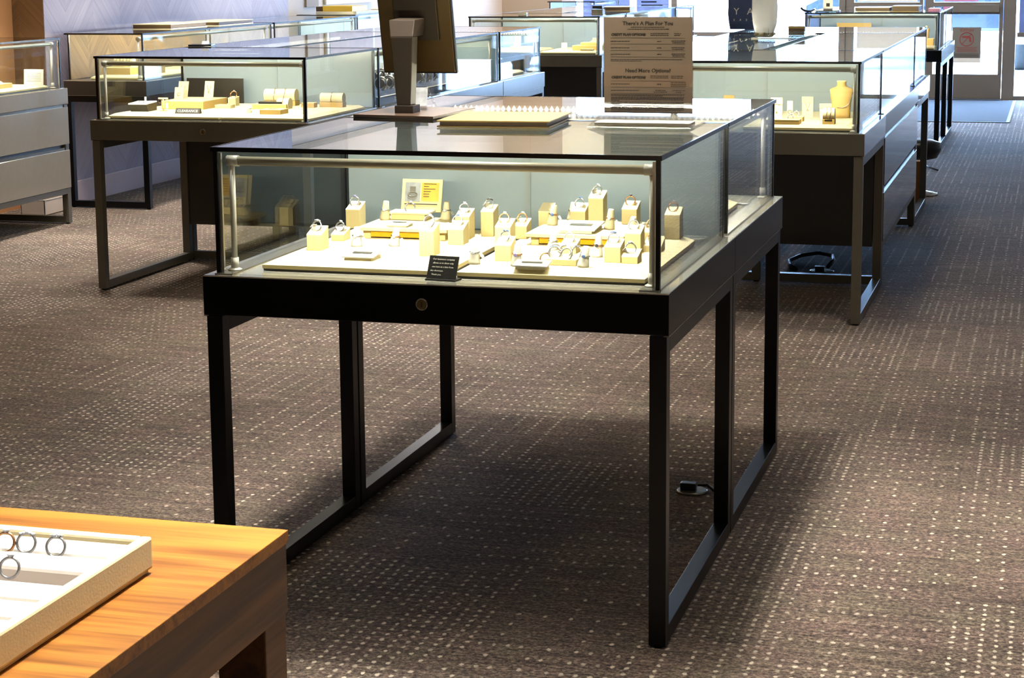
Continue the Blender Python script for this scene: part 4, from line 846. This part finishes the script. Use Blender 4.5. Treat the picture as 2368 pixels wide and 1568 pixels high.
r = thing('stool', 'low black round stool seat beyond the right island corner', 'stool', (.955, 7.75, 0)); MB().lathe([(.02, .20), (.10, .22), (.125, .27), (.12, .31), (.06, .33)], n=24).build('seat', 'blk', r); MB().cyl((0, 0, .02), (0, 0, .21), .018, 14).lathe([(.11, 0), (.11, .01), (.02, .03)], n=24).build('pedestal', 'steel', r)
tag(MB().box(.90, 7.33, 0, 1.0, 7.42, .24).build('wooden_box', 'orangewood', None, .003), 'orange wooden box behind the right island corner leg', 'box')
r = thing('carton_box', 'pinkish open carton under the grey drawer case', 'box', (-3.77, 5.75, 0)); MB().box(-.075, 0, 0, .075, .24, .004).box(-.075, 0, 0, -.071, .24, .085).box(.071, 0, 0, .075, .24, .085).box(-.075, 0, 0, .075, .004, .085).box(-.075, .236, 0, .075, .24, .085).build('carton_wall', 'pink', r); MB().box(-.076, -.001, .085, .076, .003, .088).box(.073, 0, .085, .077, .24, .088).build('white_rim', 'white', r)
struct('baseboard_pier', MB().box(-4.0, 6.0, 0, -3.79, 6.018, .10), 'orange')
r = thing('door_mat', 'dark grey entrance mat in front of the right door', 'mat', (.7, 12.95, .001)); MB().box(-1.1, .02, 0, .62, 2.5, .008).build('mat_pile', 'mat', r); MB().box(-1.13, -.02, 0, .65, .02, .006).box(.62, .02, 0, .65, 2.53, .006).build('rubber_edge', 'matedge', r)
# notice on the door
r = thing('door_notice', 'grey NOTICE sheet with a red no-guns symbol on the door glass', 'sign', (.853, 15.696, .362))
pn = MB().box(-.138, -.001, 0, .138, .0, .348).build('sheet', 'notice', r)
U = Matrix.Translation((0, -.0015, 0)) @ Matrix.Rotation(PI/2, 4, 'X')
place_text([('NOTICE', .036, 0, .318, True, .0008)], 'notice_text', 'red', pn, U)
ring_ = MB().torus((0, 0, 0), .066, .0045, 'z', 36, 6); ring_.v = [(v[0], v[1]+.232, v[2]*.2) for v in ring_.v]
a_ = math.radians(40); ring_.add([(-.05, .180, 0), (-.045, .175, 0), (.05, .284, 0), (.045, .289, 0)], [(0, 1, 2, 3)]); ring_.xf(U).build('prohibition_ring', 'red', pn)
MB().prism([(-.045, .262, 0), (.030, .264, 0), (.040, .250, 0), (.048, .205, 0), (.028, .203, 0), (.022, .240, 0), (-.042, .243, 0)], (0, 0, .0006)).xf(U).build('gun_symbol', 'red', pn)
mb = MB()
for k in range(5): mb.box(-.11+rr_.uniform(0, .03), .150-k*.011, 0, .11-rr_.uniform(0, .03), .154-k*.011, .0004)
mb.xf(U).build('red_small_print', 'red', pn)
mb = MB()
for k in range(4): mb.box(-.12, .085-k*.010, 0, .12, .088-k*.010, .0004)
mb.xf(U).build('grey_small_print', 'ink', pn)
MB().box(-.137, -.0016, .002, .137, -.0011, .045).build('white_band', 'white', pn)
# posters on the glass
def poster(label, x0, x1, z0, z1, m='poster', lines=3):
    r = thing('poster', label, 'poster', ((x0+x1)/2, 15.69, z0)); a = (x1-x0)/2
    pp = MB().box(-a, -.002, 0, a, 0, z1-z0).build('sheet', m, r); q = MB()
    for k in range(lines): q.box(-a*.7, -.0028, .03+k*.05, a*(.2+.5*rr_.random()), -.0022, .045+k*.05)
    q.build('print', 'ink' if m != 'poster' else 'carb', pp)
poster('large blue poster on the front window, left of centre', -3.05, -2.55, .83, 1.9); poster('narrow blue poster beside the large blue one on the window', -2.48, -2.14, .93, 1.9)
poster('blue poster high in the window right of the doors', 1.35, 1.7, .66, 1.6)
poster('pale poster on the left entrance door', -.22, .37, .965, 1.5, 'white'); poster('pink poster on the right entrance door above its bar', .62, .95, .965, 1.4, 'posterp')
r = thing('picture_frame', 'white framed mauve picture on the far left wall', 'picture', (-3.918, 10.6, 1.06)); MB().box(0, 0, 0, .02, 1.1, .6).build('frame', 'white', r); MB().box(.02, .05, .05, .023, 1.05, .55).build('picture', 'mauve', r)
tag(MB().box(-3.92, 10.2, 1.05, -3.905, 10.45, 1.6).build('wall_plaque', 'tanwall'), 'brown plaque on the far left wall, left of the framed picture', 'plaque')
# cars outside
def car(label, x, y, m, rz, L_=4.4):
    r = thing('car', label, 'car', (x, y, -.02), rz)
    prof = [(-L_/2, .35), (-L_/2, .75), (-L_/2+.2, .85), (-L_/4, .92), (-L_/8, 1.42), (L_/5, 1.45), (L_/2.6, 1.0), (L_/2, .9), (L_/2, .35)]
    MB().prism([(p[0], -.85, p[1]) for p in prof], (0, 1.7, 0)).build('car_body', m, r, .04)
    for s in (-1, 1): MB().prism([(p[0], s*.86, p[1]) for p in [(-L_/4.5, .95), (-L_/9, 1.36), (L_/5.5, 1.39), (L_/2.9, .98)]], (0, s*.006, 0)).build('side_window', 'carg', r)
    for s in (-1, 1):
        for xx in (-L_/3.1, L_/3.1): MB().cyl((xx, s*.7, .33), (xx, s*.88, .33), .33, 24).build('wheel', 'tyre', r)
car('blue car parked outside beyond the right entrance door', .2, 26, 'carb', .05); car('white car parked outside, right of the blue car', 2.05, 22.8, 'carw', -PI/2)


# ceiling lamps themselves
for o in [o for o in bpy.data.objects if o.name.startswith('ceiling_lamp_light')]:
    x, y = o.location.x, o.location.y
    side = 'left' if x < -1 else 'right' if x > 1.2 else 'middle'
    r = thing('ceiling_light', 'square warm light set in the ceiling of the shop', 'ceiling light', (x, y, CEIL-.022), group='square ceiling lights')
    MB().box(-.2, -.2, 0, .2, -.175, .02).box(-.2, .175, 0, .2, .2, .02).box(-.2, -.175, 0, -.175, .175, .02).box(.175, -.175, 0, .2, .175, .02).build('frame', 'framew', r)
    MB().box(-.175, -.175, .012, .175, .175, .02).build('diffuser', 'lens', r)
    mw = o.matrix_world.copy(); o.parent = r; o.location = (0, 0, -.004)
